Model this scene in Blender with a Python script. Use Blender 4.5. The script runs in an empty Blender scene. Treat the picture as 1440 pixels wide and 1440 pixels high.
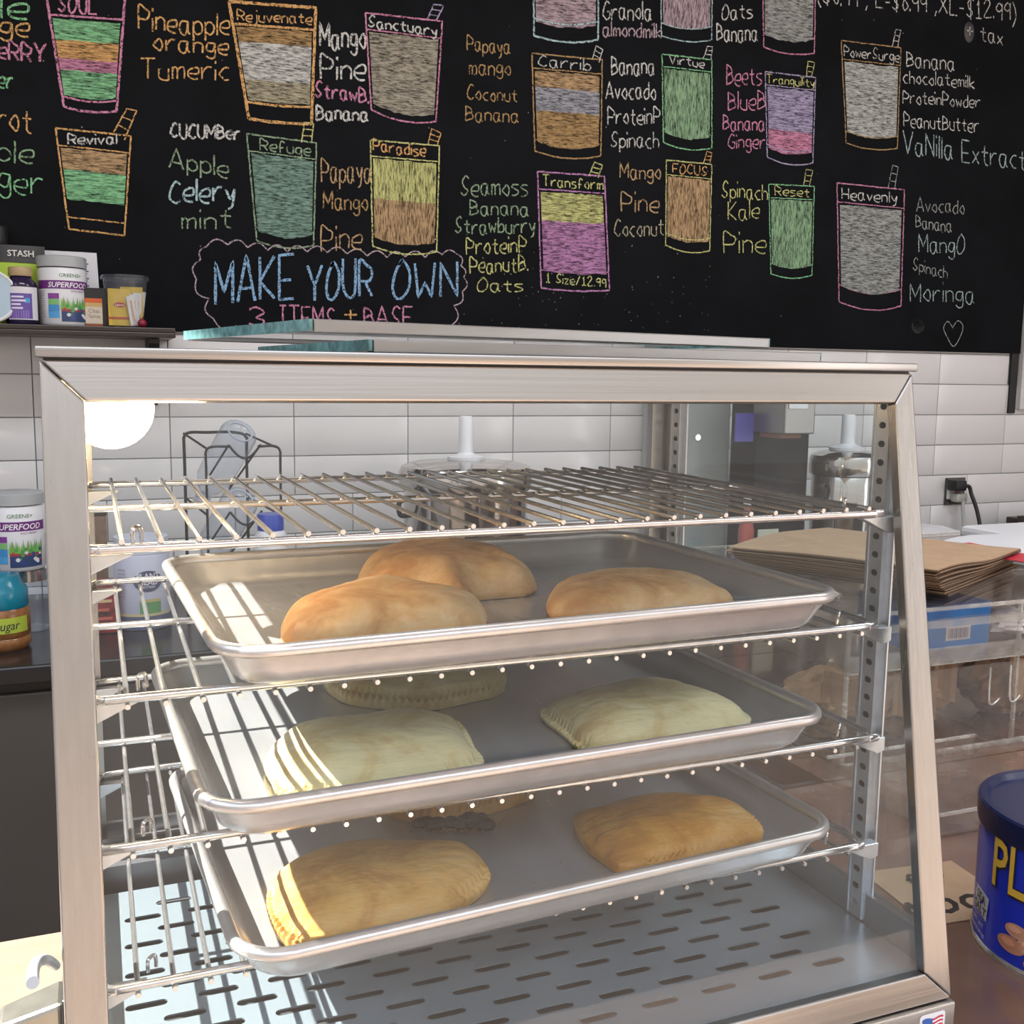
import bpy, bmesh, math, random
import numpy as np
from mathutils import Vector, Matrix
R = math.radians
PI = math.pi
random.seed(7)
sc = bpy.context.scene
COL = sc.collection

# ---------------------------------------------------------------- camera, light, exposure
CAM = (-.55034, -.62738, .41867)
YAW, PITCH, ROLL, FPX = .38280, .13042, .012545, 1459.7
_cy, _sy, _cp, _sp, _cr, _sr = math.cos(YAW), math.sin(YAW), math.cos(PITCH), math.sin(PITCH), math.cos(ROLL), math.sin(ROLL)
fwd = Vector((_sy*_cp, _cy*_cp, -_sp)); _rt = Vector((_cy, -_sy, 0)); _up = _rt.cross(fwd)
rgt = _cr*_rt + _sr*_up; upv = -_sr*_rt + _cr*_up
cd = bpy.data.cameras.new('camera'); cam = bpy.data.objects.new('camera', cd); COL.objects.link(cam)
cam.matrix_world = Matrix(((rgt.x, upv.x, -fwd.x, CAM[0]), (rgt.y, upv.y, -fwd.y, CAM[1]), (rgt.z, upv.z, -fwd.z, CAM[2]), (0, 0, 0, 1)))
cd.sensor_fit = 'HORIZONTAL'; cd.sensor_width = 36; cd.lens = 36*FPX/1440; cd.clip_start = .02
sc.camera = cam
sc.view_settings.view_transform = 'Standard'; sc.view_settings.look = 'None'
sc.view_settings.gamma = 1; sc.view_settings.use_curve_mapping = False
sc.view_settings.exposure = 0.45
sc.render.film_transparent = False
cy = sc.cycles
cy.max_bounces = 10; cy.diffuse_bounces = 4; cy.glossy_bounces = 6; cy.transparent_max_bounces = 24; cy.transmission_bounces = 8
cy.sample_clamp_indirect = 6; cy.caustics_reflective = False; cy.caustics_refractive = False
cy.use_denoising = True
# daylight outside the open shop front: pale sky above, sunlit pavement below
w = bpy.data.worlds.new('daylight'); sc.world = w; w.use_nodes = True
nt = w.node_tree; nt.nodes.clear()
wo = nt.nodes.new('ShaderNodeOutputWorld'); bg = nt.nodes.new('ShaderNodeBackground'); bg.inputs['Strength'].default_value = 1.25
tc = nt.nodes.new('ShaderNodeTexCoord'); sp = nt.nodes.new('ShaderNodeSeparateXYZ'); rmp = nt.nodes.new('ShaderNodeValToRGB')
mr = nt.nodes.new('ShaderNodeMapRange'); mr.inputs[1].default_value = -1; mr.inputs[2].default_value = 1
nt.links.new(tc.outputs['Generated'], sp.inputs[0]); nt.links.new(sp.outputs['Z'], mr.inputs[0]); nt.links.new(mr.outputs[0], rmp.inputs[0])
el = rmp.color_ramp.elements
el[0].position = .20; el[0].color = (.40, .31, .25, 1)
el[1].position = .85; el[1].color = (1.8, 2.15, 2.8, 1)
for ps_, c_ in ((.36, (.95, .72, .56)), (.46, (.80, .62, .50)), (.505, (.50, .44, .40)), (.60, (.52, .47, .43)), (.70, (.62, .59, .57)), (.77, (2.1, 2.3, 2.6))):
    e = el.new(ps_); e.color = (*c_, 1)
nt.links.new(rmp.outputs[0], bg.inputs[0]); nt.links.new(bg.outputs[0], wo.inputs[0])
# two unseen area lights added below the ceiling to brighten board and back wall
for lx in (-.3, 1.6):
    al = bpy.data.lights.new('added_fill_light', 'AREA'); al.shape = 'RECTANGLE'; al.size = 1.2; al.size_y = .5; al.energy = 17; al.color = (.93, .96, 1)
    ao = bpy.data.objects.new('added_fill_light', al); COL.objects.link(ao); ao.location = (lx, .35, 1.96)
# sun through the side window
SUN = Vector((.83, -.33, -1)).normalized()
sd = bpy.data.lights.new('sun', 'SUN'); sd.energy = 17; sd.angle = R(.5); sd.color = (1, .95, .87)
so = bpy.data.objects.new('sun', sd); COL.objects.link(so); so.rotation_euler = SUN.to_track_quat('-Z', 'Y').to_euler(); so.location = (-3, 1, 4)

def at(u, v, axis, val):
    """the point of the world plane axis=val that the photograph shows at (u, v)"""
    d = fwd + rgt*((u-720)/FPX) - upv*((v-720)/FPX)
    t = (val-CAM[axis])/d[axis]
    return Vector(CAM) + d*t

# ---------------------------------------------------------------- builders
ORI = {}
def thing(name, label, cat, loc=(0, 0, 0), group=None, kind=None):
    o = bpy.data.objects.new(name, None); COL.objects.link(o); o.location = loc; o.empty_display_size = .02
    ORI[o.name] = Vector(loc)
    return tag(o, label, cat, group, kind)
def tag(o, label=None, cat=None, group=None, kind=None):
    if label: o['label'] = label
    if cat: o['category'] = cat
    if group: o['group'] = group
    if kind: o['kind'] = kind
    return o
def copy_tree(o, loc, label=None, rz=None):
    def cp(x, parent):
        c = x.copy(); COL.objects.link(c)
        if parent is not None: c.parent = parent
        for ch in list(x.children): cp(ch, c)
        return c
    c = cp(o, None); c.location = loc
    if rz is not None: c.rotation_euler.z = rz
    if label: c['label'] = label
    ORI[c.name] = Vector(loc)
    return c

class MB:
    def __init__(s): s.v = []; s.f = []; s.c = []
    def add(s, vs, fs, col=None):
        n = len(s.v); s.v += [tuple(x) for x in vs]; s.f += [tuple(i+n for i in f) for f in fs]
        if col is not None: s.c += [col]*len(vs)
        return s
    def box(s, x0, x1, y0, y1, z0, z1, M=None, c=.0):
        if c <= 0:
            vs = [Vector((x, y, z)) for z in (z0, z1) for y in (y0, y1) for x in (x0, x1)]
            fs = [(0, 2, 3, 1), (4, 5, 7, 6), (0, 1, 5, 4), (2, 6, 7, 3), (0, 4, 6, 2), (1, 3, 7, 5)]
        else:   # chamfered box
            bm = bmesh.new(); bmesh.ops.create_cube(bm, size=1)
            for v in bm.verts: v.co = Vector(((x0+x1)/2+v.co.x*(x1-x0), (y0+y1)/2+v.co.y*(y1-y0), (z0+z1)/2+v.co.z*(z1-z0)))
            bmesh.ops.bevel(bm, geom=bm.edges[:], offset=c, segments=2, profile=.5, affect='EDGES')
            vs = [v.co.copy() for v in bm.verts]; fs = [[v.index for v in f.verts] for f in bm.faces]; bm.free()
        if M: vs = [M @ v for v in vs]
        return s.add(vs, fs)
    def hexa(s, p):   # 8 corners: bottom ring 0-3, top ring 4-7
        return s.add(p, [(3, 2, 1, 0), (4, 5, 6, 7), (0, 1, 5, 4), (1, 2, 6, 5), (2, 3, 7, 6), (3, 0, 4, 7)])
    def prism(s, pts, d):  # planar polygon pts extruded by vector d
        n = len(pts); d = Vector(d); pts = [Vector(p) for p in pts]
        return s.add(pts+[p+d for p in pts], [tuple(range(n))[::-1], tuple(range(n, 2*n))]+[(i, (i+1) % n, n+(i+1) % n, n+i) for i in range(n)])
    def tube(s, path, r, n=8, closed=False, caps=True):
        P = [Vector(p) for p in path]; m = len(P)
        rr = r if isinstance(r, (list, tuple)) else [r]*m
        T = []
        for i in range(m):
            a = P[(i-1) % m] if (closed or i > 0) else P[i]; b = P[(i+1) % m] if (closed or i < m-1) else P[i]
            T.append((b-a).normalized() if (b-a).length > 1e-9 else Vector((0, 0, 1)))
        nrm = T[0].orthogonal().normalized(); vs = []
        for i in range(m):
            nrm = (nrm-T[i]*nrm.dot(T[i])).normalized(); bn = T[i].cross(nrm)
            vs += [P[i]+(nrm*math.cos(2*PI*k/n)+bn*math.sin(2*PI*k/n))*rr[i] for k in range(n)]
        fs = [(i*n+k, i*n+(k+1) % n, ((i+1) % m)*n+(k+1) % n, ((i+1) % m)*n+k) for i in range(m if closed else m-1) for k in range(n)]
        if caps and not closed: fs += [tuple(range(n))[::-1], tuple(range((m-1)*n, m*n))]
        return s.add(vs, fs)
    def lathe(s, prof, c=(0, 0, 0), n=40, M=None, a0=0, a1=2*PI):
        full = abs(a1-a0-2*PI) < 1e-6; k = n if full else n+1; vs = []
        for r_, z in prof:
            vs += [Vector((r_*math.cos(a0+(a1-a0)*i/n), r_*math.sin(a0+(a1-a0)*i/n), z)) for i in range(k)]
        fs = [(j*k+i, j*k+(i+1) % k, (j+1)*k+(i+1) % k, (j+1)*k+i) for j in range(len(prof)-1) for i in range(k if full else k-1)]
        if M: vs = [M @ v for v in vs]
        vs = [v+Vector(c) for v in vs]
        return s.add(vs, fs)
    def ball(s, c, r, n=14, sx=1, sy=1, sz=1):
        pr = [(max(1e-5, r*math.sin(PI*i/n)), -r*math.cos(PI*i/n)) for i in range(n+1)]
        M = Matrix.Diagonal((sx, sy, sz, 1))
        return s.lathe(pr, c, n*2, M)
    def grid(s, fn, nu, nv, col=None):
        vs = [fn(i/nu, j/nv) for j in range(nv+1) for i in range(nu+1)]
        return s.add(vs, [(j*(nu+1)+i, j*(nu+1)+i+1, (j+1)*(nu+1)+i+1, (j+1)*(nu+1)+i) for j in range(nv) for i in range(nu)], col)
    def build(s, name, mat, parent=None, smooth=False, ang=40, bevel=0, normals=True, local=False):
        me = bpy.data.meshes.new(name); o = ORI.get(parent.name, Vector((0, 0, 0))) if parent is not None and not local else Vector((0, 0, 0))
        me.from_pydata([(x-o.x, y-o.y, z-o.z) for x, y, z in s.v], [], s.f)
        if s.c:
            ca = me.color_attributes.new('Col', 'FLOAT_COLOR', 'POINT')
            ca.data.foreach_set('color', np.array([tuple(c)+(1,) for c in s.c], dtype=np.float32).ravel())
        if normals:
            bm = bmesh.new(); bm.from_mesh(me); bmesh.ops.recalc_face_normals(bm, faces=bm.faces[:]); bm.to_mesh(me); bm.free()
        me.materials.append(mat); ob = bpy.data.objects.new(name, me); COL.objects.link(ob)
        if smooth:
            me.polygons.foreach_set('use_smooth', [True]*len(me.polygons)); me.set_sharp_from_angle(angle=R(ang))
        if bevel:
            b = ob.modifiers.new('b', 'BEVEL'); b.width = bevel; b.segments = 2; b.limit_method = 'ANGLE'
        if parent is not None:
            ob.parent = parent; ORI[ob.name] = o if not local else Vector((0, 0, 0))
        else: ORI[ob.name] = Vector((0, 0, 0))
        return ob
def plate(outline, holes, zt, th):
    """flat sheet with real holes: outline, holes as xy loops"""
    from mathutils.geometry import delaunay_2d_cdt
    loops = [outline]+holes; vs = []; es = []
    for L in loops:
        n = len(vs); vs += [Vector(p) for p in L]; es += [(n+i, n+(i+1) % len(L)) for i in range(len(L))]
    r = delaunay_2d_cdt(vs, es, [], 1, 1e-7)
    V, F = r[0], r[2]
    def inside(p, L):
        c = False
        for i in range(len(L)):
            a, b = L[i], L[i-1]
            if (a[1] > p[1]) != (b[1] > p[1]) and p[0] < (b[0]-a[0])*(p[1]-a[1])/(b[1]-a[1])+a[0]: c = not c
        return c
    hb = [(min(p[0] for p in L), max(p[0] for p in L), min(p[1] for p in L), max(p[1] for p in L), L) for L in holes]
    F2 = []
    for f in F:
        cx = sum(V[i].x for i in f)/3; cy_ = sum(V[i].y for i in f)/3
        if not inside((cx, cy_), outline): continue
        if any(a < cx < b and c < cy_ < d and inside((cx, cy_), L) for a, b, c, d, L in hb): continue
        F2.append(tuple(f))
    m = len(V)
    vv = [(p.x, p.y, zt) for p in V]+[(p.x, p.y, zt-th) for p in V]
    ff = [tuple(f) for f in F2]+[tuple(i+m for i in f[::-1]) for f in F2]
    n = 0
    for L in loops:
        for i in range(len(L)):
            a, b = n+i, n+(i+1) % len(L)
            ff.append((a, b, b+m, a+m))
        n += len(L)
    return vv, ff
def slot(cx, cy_, L, W, n=6, ang=0):
    pts = []
    for k in range(n+1):
        a = -PI/2+PI*k/n; pts.append((L/2-W/2+W/2*math.cos(a), W/2*math.sin(a)))
    for k in range(n+1):
        a = PI/2+PI*k/n; pts.append((-L/2+W/2+W/2*math.cos(a), W/2*math.sin(a)))
    ca, sa = math.cos(ang), math.sin(ang)
    return [(cx+x*ca-y*sa, cy_+x*sa+y*ca) for x, y in pts]
def catmull(P, k=5, closed=False):
    P = [Vector(p) for p in P]; n = len(P); out = []
    rng = n if closed else n-1
    for i in range(rng):
        g = (lambda j: P[j % n]) if closed else (lambda j: P[min(max(j, 0), n-1)])
        a, b, c, d = g(i-1), g(i), g(i+1), g(i+2)
        for t in range(k):
            u = t/k; out.append(.5*((2*b)+(c-a)*u+(2*a-5*b+4*c-d)*u*u+(3*b-a-3*c+d)*u**3))
    if not closed: out.append(P[-1])
    return out
def rrect(x0, x1, y0, y1, r, n=6):
    o = []
    for cx, cy_, a in ((x1-r, y0+r, -90), (x1-r, y1-r, 0), (x0+r, y1-r, 90), (x0+r, y0+r, 180)):
        o += [(cx+r*math.cos(R(a+90*k/n)), cy_+r*math.sin(R(a+90*k/n))) for k in range(n+1)]
    return o
_fc = {}
def text_mb(s, size, fn, mb=None, bold=0., align='CENTER', col=None, shear=0, sx=1.):
    """lettering as a flat mesh, each vertex mapped by fn(u, v) -> point"""
    key = (s, bold, align, shear)
    if key not in _fc:
        cu = bpy.data.curves.new('t', 'FONT'); cu.body = s; cu.size = 1; cu.align_x = align; cu.offset = bold; cu.shear = shear; cu.resolution_u = 2
        ob = bpy.data.objects.new('t', cu); COL.objects.link(ob)
        dg = bpy.context.evaluated_depsgraph_get(); me = ob.evaluated_get(dg).to_mesh()
        _fc[key] = ([(v.co.x, v.co.y) for v in me.vertices], [tuple(p.vertices) for p in me.polygons])
        ob.evaluated_get(dg).to_mesh_clear(); bpy.data.objects.remove(ob); bpy.data.curves.remove(cu)
    vs, fs = _fc[key]; mb = mb or MB()
    return mb.add([fn(x*size*sx, y*size) for x, y in vs], fs, col)
def wrap(c, r, a0):
    """map (arc length, height) to the outside of a cylinder; a0 = facing angle"""
    return lambda u, v: Vector((c[0]+r*math.cos(a0+u/r), c[1]+r*math.sin(a0+u/r), c[2]+v))
def patch(fn, u0, u1, v0, v1, n=8, mb=None, col=None):
    return (mb or MB()).grid(lambda a, b: fn(u0+(u1-u0)*a, v0+(v1-v0)*b), n, 1, col)
def disc(mb, fn, u0, v0, ru, rv, col, n=22, k=4):
    vs = [fn(u0, v0)]+[fn(u0+ru*j/k*math.cos(2*PI*i/n), v0+rv*j/k*math.sin(2*PI*i/n)) for j in range(1, k+1) for i in range(n)]
    mb.add(vs, [(0, 1+i, 1+(i+1) % n) for i in range(n)]+[(1+j*n+i, 1+(j+1)*n+i, 1+(j+1)*n+(i+1) % n, 1+j*n+(i+1) % n) for j in range(k-1) for i in range(n)], col)
def flatmap(o, ux, vy):
    o, ux, vy = Vector(o), Vector(ux), Vector(vy)
    return lambda u, v: o+ux*u+vy*v

# ---------------------------------------------------------------- materials
MATS = {}
def mat(name, col, rough=.5, metal=0, bump=0, bscale=60, var=0, vscale=8, spec=.5, emit=0, coat=0, stretch=None, col2=None, alpha=None, trans=0, sss=0, rv=.08):
    if name in MATS: return MATS[name]
    m = bpy.data.materials.new(name); m.use_nodes = True; nt = m.node_tree; b = nt.nodes['Principled BSDF']; MATS[name] = m
    b.inputs['Base Color'].default_value = (*col, 1); b.inputs['Roughness'].default_value = rough; b.inputs['Metallic'].default_value = metal
    b.inputs['Specular IOR Level'].default_value = spec; b.inputs['Coat Weight'].default_value = coat; b.inputs['Transmission Weight'].default_value = trans
    if sss: b.inputs['Subsurface Weight'].default_value = sss; b.inputs['Subsurface Scale'].default_value = .01
    if emit: b.inputs['Emission Color'].default_value = (*col, 1); b.inputs['Emission Strength'].default_value = emit
    if bump or var:
        tc = nt.nodes.new('ShaderNodeTexCoord'); mp = nt.nodes.new('ShaderNodeMapping'); nt.links.new(tc.outputs['Object'], mp.inputs[0])
        if stretch: mp.inputs['Scale'].default_value = stretch
    if var:
        n = nt.nodes.new('ShaderNodeTexNoise'); n.inputs['Scale'].default_value = vscale; n.inputs['Detail'].default_value = 6; n.inputs['Roughness'].default_value = .6
        nt.links.new(mp.outputs[0], n.inputs['Vector'])
        r = nt.nodes.new('ShaderNodeValToRGB'); c2 = col2 or tuple(x*(1-var) for x in col)
        r.color_ramp.elements[0].position = .35; r.color_ramp.elements[0].color = (*c2, 1)
        r.color_ramp.elements[1].position = .65; r.color_ramp.elements[1].color = (*col, 1)
        nt.links.new(n.outputs['Fac'], r.inputs[0]); nt.links.new(r.outputs[0], b.inputs['Base Color'])
        mr = nt.nodes.new('ShaderNodeMapRange'); mr.inputs[3].default_value = max(.02, rough-rv); mr.inputs[4].default_value = rough+rv
        nt.links.new(n.outputs['Fac'], mr.inputs[0]); nt.links.new(mr.outputs[0], b.inputs['Roughness'])
    if bump:
        n2 = nt.nodes.new('ShaderNodeTexNoise'); n2.inputs['Scale'].default_value = bscale; n2.inputs['Detail'].default_value = 5
        nt.links.new(mp.outputs[0], n2.inputs['Vector']); bp = nt.nodes.new('ShaderNodeBump'); bp.inputs['Strength'].default_value = bump; bp.inputs['Distance'].default_value = .002
        nt.links.new(n2.outputs['Fac'], bp.inputs['Height']); nt.links.new(bp.outputs[0], b.inputs['Normal'])
    return m
def glass_mat(name, tint=(.96, .98, .98), ior=1.35, rough=.0, dust=0., dcol=(.8, .8, .8)):
    m = bpy.data.materials.new(name); m.use_nodes = True; nt = m.node_tree; nt.nodes.clear(); MATS[name] = m
    o = nt.nodes.new('ShaderNodeOutputMaterial'); t = nt.nodes.new('ShaderNodeBsdfTransparent'); g = nt.nodes.new('ShaderNodeBsdfGlossy')
    t.inputs[0].default_value = (*tint, 1); g.inputs['Roughness'].default_value = rough
    lw_ = nt.nodes.new('ShaderNodeLayerWeight'); lw_.inputs['Blend'].default_value = .5; pw5 = nt.nodes.new('ShaderNodeMath'); pw5.operation = 'POWER'; pw5.inputs[1].default_value = 5
    f0 = ((ior-1)/(ior+1))**2; mad = nt.nodes.new('ShaderNodeMath'); mad.operation = 'MULTIPLY_ADD'; mad.inputs[1].default_value = 1-f0; mad.inputs[2].default_value = f0
    nt.links.new(lw_.outputs['Facing'], pw5.inputs[0]); nt.links.new(pw5.outputs[0], mad.inputs[0]); mx = nt.nodes.new('ShaderNodeMixShader')
    nt.links.new(mad.outputs[0], mx.inputs[0]); nt.links.new(t.outputs[0], mx.inputs[1]); nt.links.new(g.outputs[0], mx.inputs[2])
    last = mx
    if dust:
        d = nt.nodes.new('ShaderNodeBsdfDiffuse'); d.inputs[0].default_value = (*dcol, 1); m2 = nt.nodes.new('ShaderNodeMixShader')
        tc = nt.nodes.new('ShaderNodeTexCoord'); n = nt.nodes.new('ShaderNodeTexNoise'); n.inputs['Scale'].default_value = 30; n.inputs['Detail'].default_value = 8
        mr = nt.nodes.new('ShaderNodeMapRange'); mr.inputs[1].default_value = .4; mr.inputs[2].default_value = .75; mr.inputs[3].default_value = dust*.3; mr.inputs[4].default_value = dust
        nt.links.new(tc.outputs['Object'], n.inputs['Vector']); nt.links.new(n.outputs[0], mr.inputs[0]); nt.links.new(mr.outputs[0], m2.inputs[0])
        nt.links.new(mx.outputs[0], m2.inputs[1]); nt.links.new(d.outputs[0], m2.inputs[2]); last = m2
    nt.links.new(last.outputs[0], o.inputs[0])
    return m
def chalk_mat(name, scale, lo, hi, base=(.005, .006, .007)):
    m = bpy.data.materials.new(name); m.use_nodes = True; nt = m.node_tree; b = nt.nodes['Principled BSDF']
    b.inputs['Roughness'].default_value = .9; b.inputs['Specular IOR Level'].default_value = .1
    tc = nt.nodes.new('ShaderNodeTexCoord'); mp = nt.nodes.new('ShaderNodeMapping'); mp.inputs['Scale'].default_value = scale
    n = nt.nodes.new('ShaderNodeTexNoise'); n.inputs['Scale'].default_value = 1; n.inputs['Detail'].default_value = 3; n.inputs['Roughness'].default_value = .65
    mr = nt.nodes.new('ShaderNodeMapRange'); mr.inputs[1].default_value = lo; mr.inputs[2].default_value = hi
    at_ = nt.nodes.new('ShaderNodeVertexColor'); at_.layer_name = 'Col'
    mx = nt.nodes.new('ShaderNodeMix'); mx.data_type = 'RGBA'; mx.inputs[6].default_value = (*base, 1)
    nt.links.new(tc.outputs['Object'], mp.inputs[0]); nt.links.new(mp.outputs[0], n.inputs['Vector']); nt.links.new(n.outputs[0], mr.inputs[0])
    nt.links.new(mr.outputs[0], mx.inputs[0]); nt.links.new(at_.outputs[0], mx.inputs[7]); nt.links.new(mx.outputs[2], b.inputs['Base Color'])
    return m
def vcol_mat(name, rough=.4):
    m = bpy.data.materials.new(name); m.use_nodes = True; nt = m.node_tree; b = nt.nodes['Principled BSDF']; b.inputs['Roughness'].default_value = rough
    a = nt.nodes.new('ShaderNodeVertexColor'); a.layer_name = 'Col'; nt.links.new(a.outputs[0], b.inputs['Base Color']); return m

STEEL_H = mat('brushed_steel_across', (.45, .425, .40), .28, 1, bump=.05, bscale=260, var=.07, vscale=160, stretch=(.02, 1, 1.5), rv=.02)
STEEL_V = mat('brushed_steel_upright', (.45, .43, .41), .28, 1, bump=.05, bscale=260, var=.07, vscale=160, stretch=(1.5, 1, .02), rv=.02)
STEEL_D = mat('plain_sheet_steel', (.50, .53, .55), .30, 1, var=.08, vscale=14, bump=.04, bscale=300, rv=.02)
GALV = mat('galvanised_steel', (.66, .69, .72), .30, .85, var=.1, vscale=120, rv=.03)
CHROME = mat('chrome_wire', (.75, .74, .73), .15, .88, var=.15, vscale=90)
ALU = mat('worn_aluminium', (.62, .60, .58), .32, .7, var=.12, vscale=30, bump=.05, bscale=220, rv=.03)
ALU_IN = mat('scratched_aluminium', (.60, .60, .61), .26, .62, var=.10, vscale=45, bump=.06, bscale=260, stretch=(1, .2, 1), rv=.03)
ALU_EDGE = mat('aluminium_edging', (.36, .36, .36), .35, 1, var=.2, vscale=50, stretch=(.1, 1, 1))
GLASS = glass_mat('clear_glass', (.98, .99, .99), 1.40, dust=.012)
GLASSR = glass_mat('side_glass', (.93, .97, .98), 1.5, dust=.03)
GLASS_T = mat('green_edge_glass', (.30, .62, .62), .12, 0, var=.5, vscale=120, trans=.35)
ACRY = glass_mat('clear_acrylic', (.96, .94, .92), 1.38, dust=.05, dcol=(.75, .7, .65))
ACRY_E = glass_mat('acrylic_edge', (.95, .93, .9), 1.5, dust=.5, dcol=(.8, .78, .72))
ACRY_B = glass_mat('frosted_acrylic_band', (.9, .88, .85), 1.45, dust=.35, dcol=(.7, .66, .6))
PLASTIC = glass_mat('clear_plastic', (.90, .93, .97), 1.40, dust=.10, dcol=(.75, .8, .9))
TILE = mat('white_glazed_tile', (.80, .81, .83), .16, 0, var=.04, vscale=3, spec=.5, bump=.02, bscale=6)
GROUT = mat('grey_grout', (.42, .43, .45), .9)
BOARD = mat('blackboard_paint', (.0075, .0085, .011), .65, 0, var=.35, vscale=5, spec=.07, col2=(.004, .005, .0065))
BLACK = mat('black_plastic', (.015, .015, .017), .45)
DARKW = mat('dark_stained_wood', (.045, .035, .03), .35, 0, var=.5, vscale=20, stretch=(.1, 1, 1))
WHITE = mat('white_paint', (.72, .72, .72), .6, var=.05)
WHITEG = mat('white_gloss_plastic', (.80, .83, .88), .25, sss=.0)
# ---------------------------------------------------------------- the room
FLOOR, CEIL, YW, CT = -1.02, 2.0, 2.0775, -.12
XL, XR, YF = -1.6, 4.2, -3.6
def struct(name, mb, m, **k):
    o = mb.build(name, m, **k); o['kind'] = 'structure'; return o
TILEFLOOR = mat('brown_floor', (.48, .34, .25), .45, var=.2, vscale=3)
struct('floor', MB().box(XL, XR+.1, YF, YW+.1, FLOOR-.1, FLOOR), TILEFLOOR)
struct('ceiling', MB().box(XL-.1, XR+.1, -1.7, YW+.1, CEIL, CEIL+.1), mat('ceiling_paint', (.62, .58, .54), .8))
wb = struct('wall_back', MB().box(XL-.1, XR+.1, YW+.004, YW+.15, FLOOR, CEIL), GROUT)
WW = mat('painted_wall', (.62, .62, .64), .7, var=.05, vscale=2)
struct('wall_right', MB().box(XR, XR+.1, YF, YW+.1, FLOOR, CEIL), WW)
# left wall with a window opening the sun comes through
WY0, WY1, WZ0, WZ1 = -3.2, 1.0, .30, 1.93
lw = MB(); lw.box(XL-.1, XL, YF, WY0, FLOOR, CEIL); lw.box(XL-.1, XL, WY1, YW+.1, FLOOR, CEIL)
lw.box(XL-.1, XL, WY0, WY1, FLOOR, WZ0); lw.box(XL-.1, XL, WY0, WY1, WZ1, CEIL)
struct('wall_left', lw, WW)
wf = MB(); T = .05
for wy in (-2.2, -1.2, -.45): wf.box(XL-.08, XL-.02, wy, wy+T, WZ0, WZ1)
wf.box(XL-.08, XL-.02, WY0, WY0+T*.5, WZ0, WZ1).box(XL-.08, XL-.02, WY1-T*.5, WY1, WZ0, WZ1).box(XL-.08, XL-.02, WY0, WY1, WZ0, WZ0+T)
struct('window_1', wf, BLACK)
# wall tiles: every tile is a piece of the wall
TW, TH, G = .305, .1016, .0022
tx0, tz0 = -.3769, .3072
tm = MB().box(G/2, TW-G/2, 0, .007, G/2, TH-G/2, c=.0015)
t0 = None
ex = MB().box(G/2, TW/2-G/2, 0, .007, G/2, TH-G/2, c=.0015)
for j in range(-7, 3):
    z = tz0+j*TH
    off = .5*TW if j == -3 else 0
    for i in range(-2, 10):
        x = tx0+i*TW+off
        if j >= 2 and x < 2.3: zz = 1
        if j >= 1 and x > 2.35: continue
        if t0 is None:
            t0 = tm.build('tile', TILE, wb, smooth=True, ang=30, local=True); o = t0
        else:
            o = t0.copy(); COL.objects.link(o)
        o.location = (x, YW-.003, z)
        o.rotation_euler = (random.uniform(-.0025, .0025), 0, random.uniform(-.0012, .0012))
# white casing right of the board, and the strip that runs down from the board
trim = struct('trim_1', MB().box(2.412, 2.95, YW-.022, YW+.01, .325, 1.95, c=.003), WHITE)
tag(MB().box(2.372, 2.402, YW-.012, YW-.001, .312, .52, c=.002).build('edge_strip', BLACK), 'narrow black strip on white wall tiles below the blackboard corner', 'trim')
pl_ = thing('wall_plate', 'dark small wall plate on white casing at the photo edge', 'switch', (2.46, YW-.024, .39))
MB().box(2.440, 2.50, YW-.030, YW-.022, .335, .435, c=.002).build('plate', BLACK, pl_)
MB().box(2.455, 2.475, YW-.036, YW-.029, .375, .395).build('switch', WHITE, pl_)

# ---------------------------------------------------------------- blackboard with its chalk drawings
cb = thing('chalkboard', 'large black chalk menu board above white wall tiles with drawn smoothie cups', 'chalkboard', (0, YW-.012, .516))
MB().box(XL, 2.403, YW-.014, YW+.003, .5155, 1.98).build('board', BOARD, cb)
YB = YW-.0145
CH_L = chalk_mat('chalk_line', (230, 230, 230), .36, .52)
CH_H = chalk_mat('chalk_fill_across', (55, 200, 330), .31, .62)
CH_V = chalk_mat('chalk_fill_upright', (330, 200, 50), .31, .62)
CH_S = chalk_mat('chalk_smudge', (9, 9, 9), .35, .8)
C = dict(w=(.62, .64, .62), o=(.70, .42, .17), y=(.60, .62, .26), g=(.26, .60, .32), p=(.62, .27, .42), m=(.52, .26, .50), l=(.42, .38, .58), b=(.27, .47, .72),
         c=(.44, .62, .66), n=(.45, .30, .14), e=(.30, .42, .28), t=(.22, .36, .30), s=(.38, .40, .46), k=(.40, .38, .31), d=(.45, .42, .30), h=(.38, .50, .50), q=(.50, .40, .46), f=(.28, .46, .28), z=(.52, .36, .20), x=(.37, .40, .39), v=(.50, .54, .52))
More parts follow.
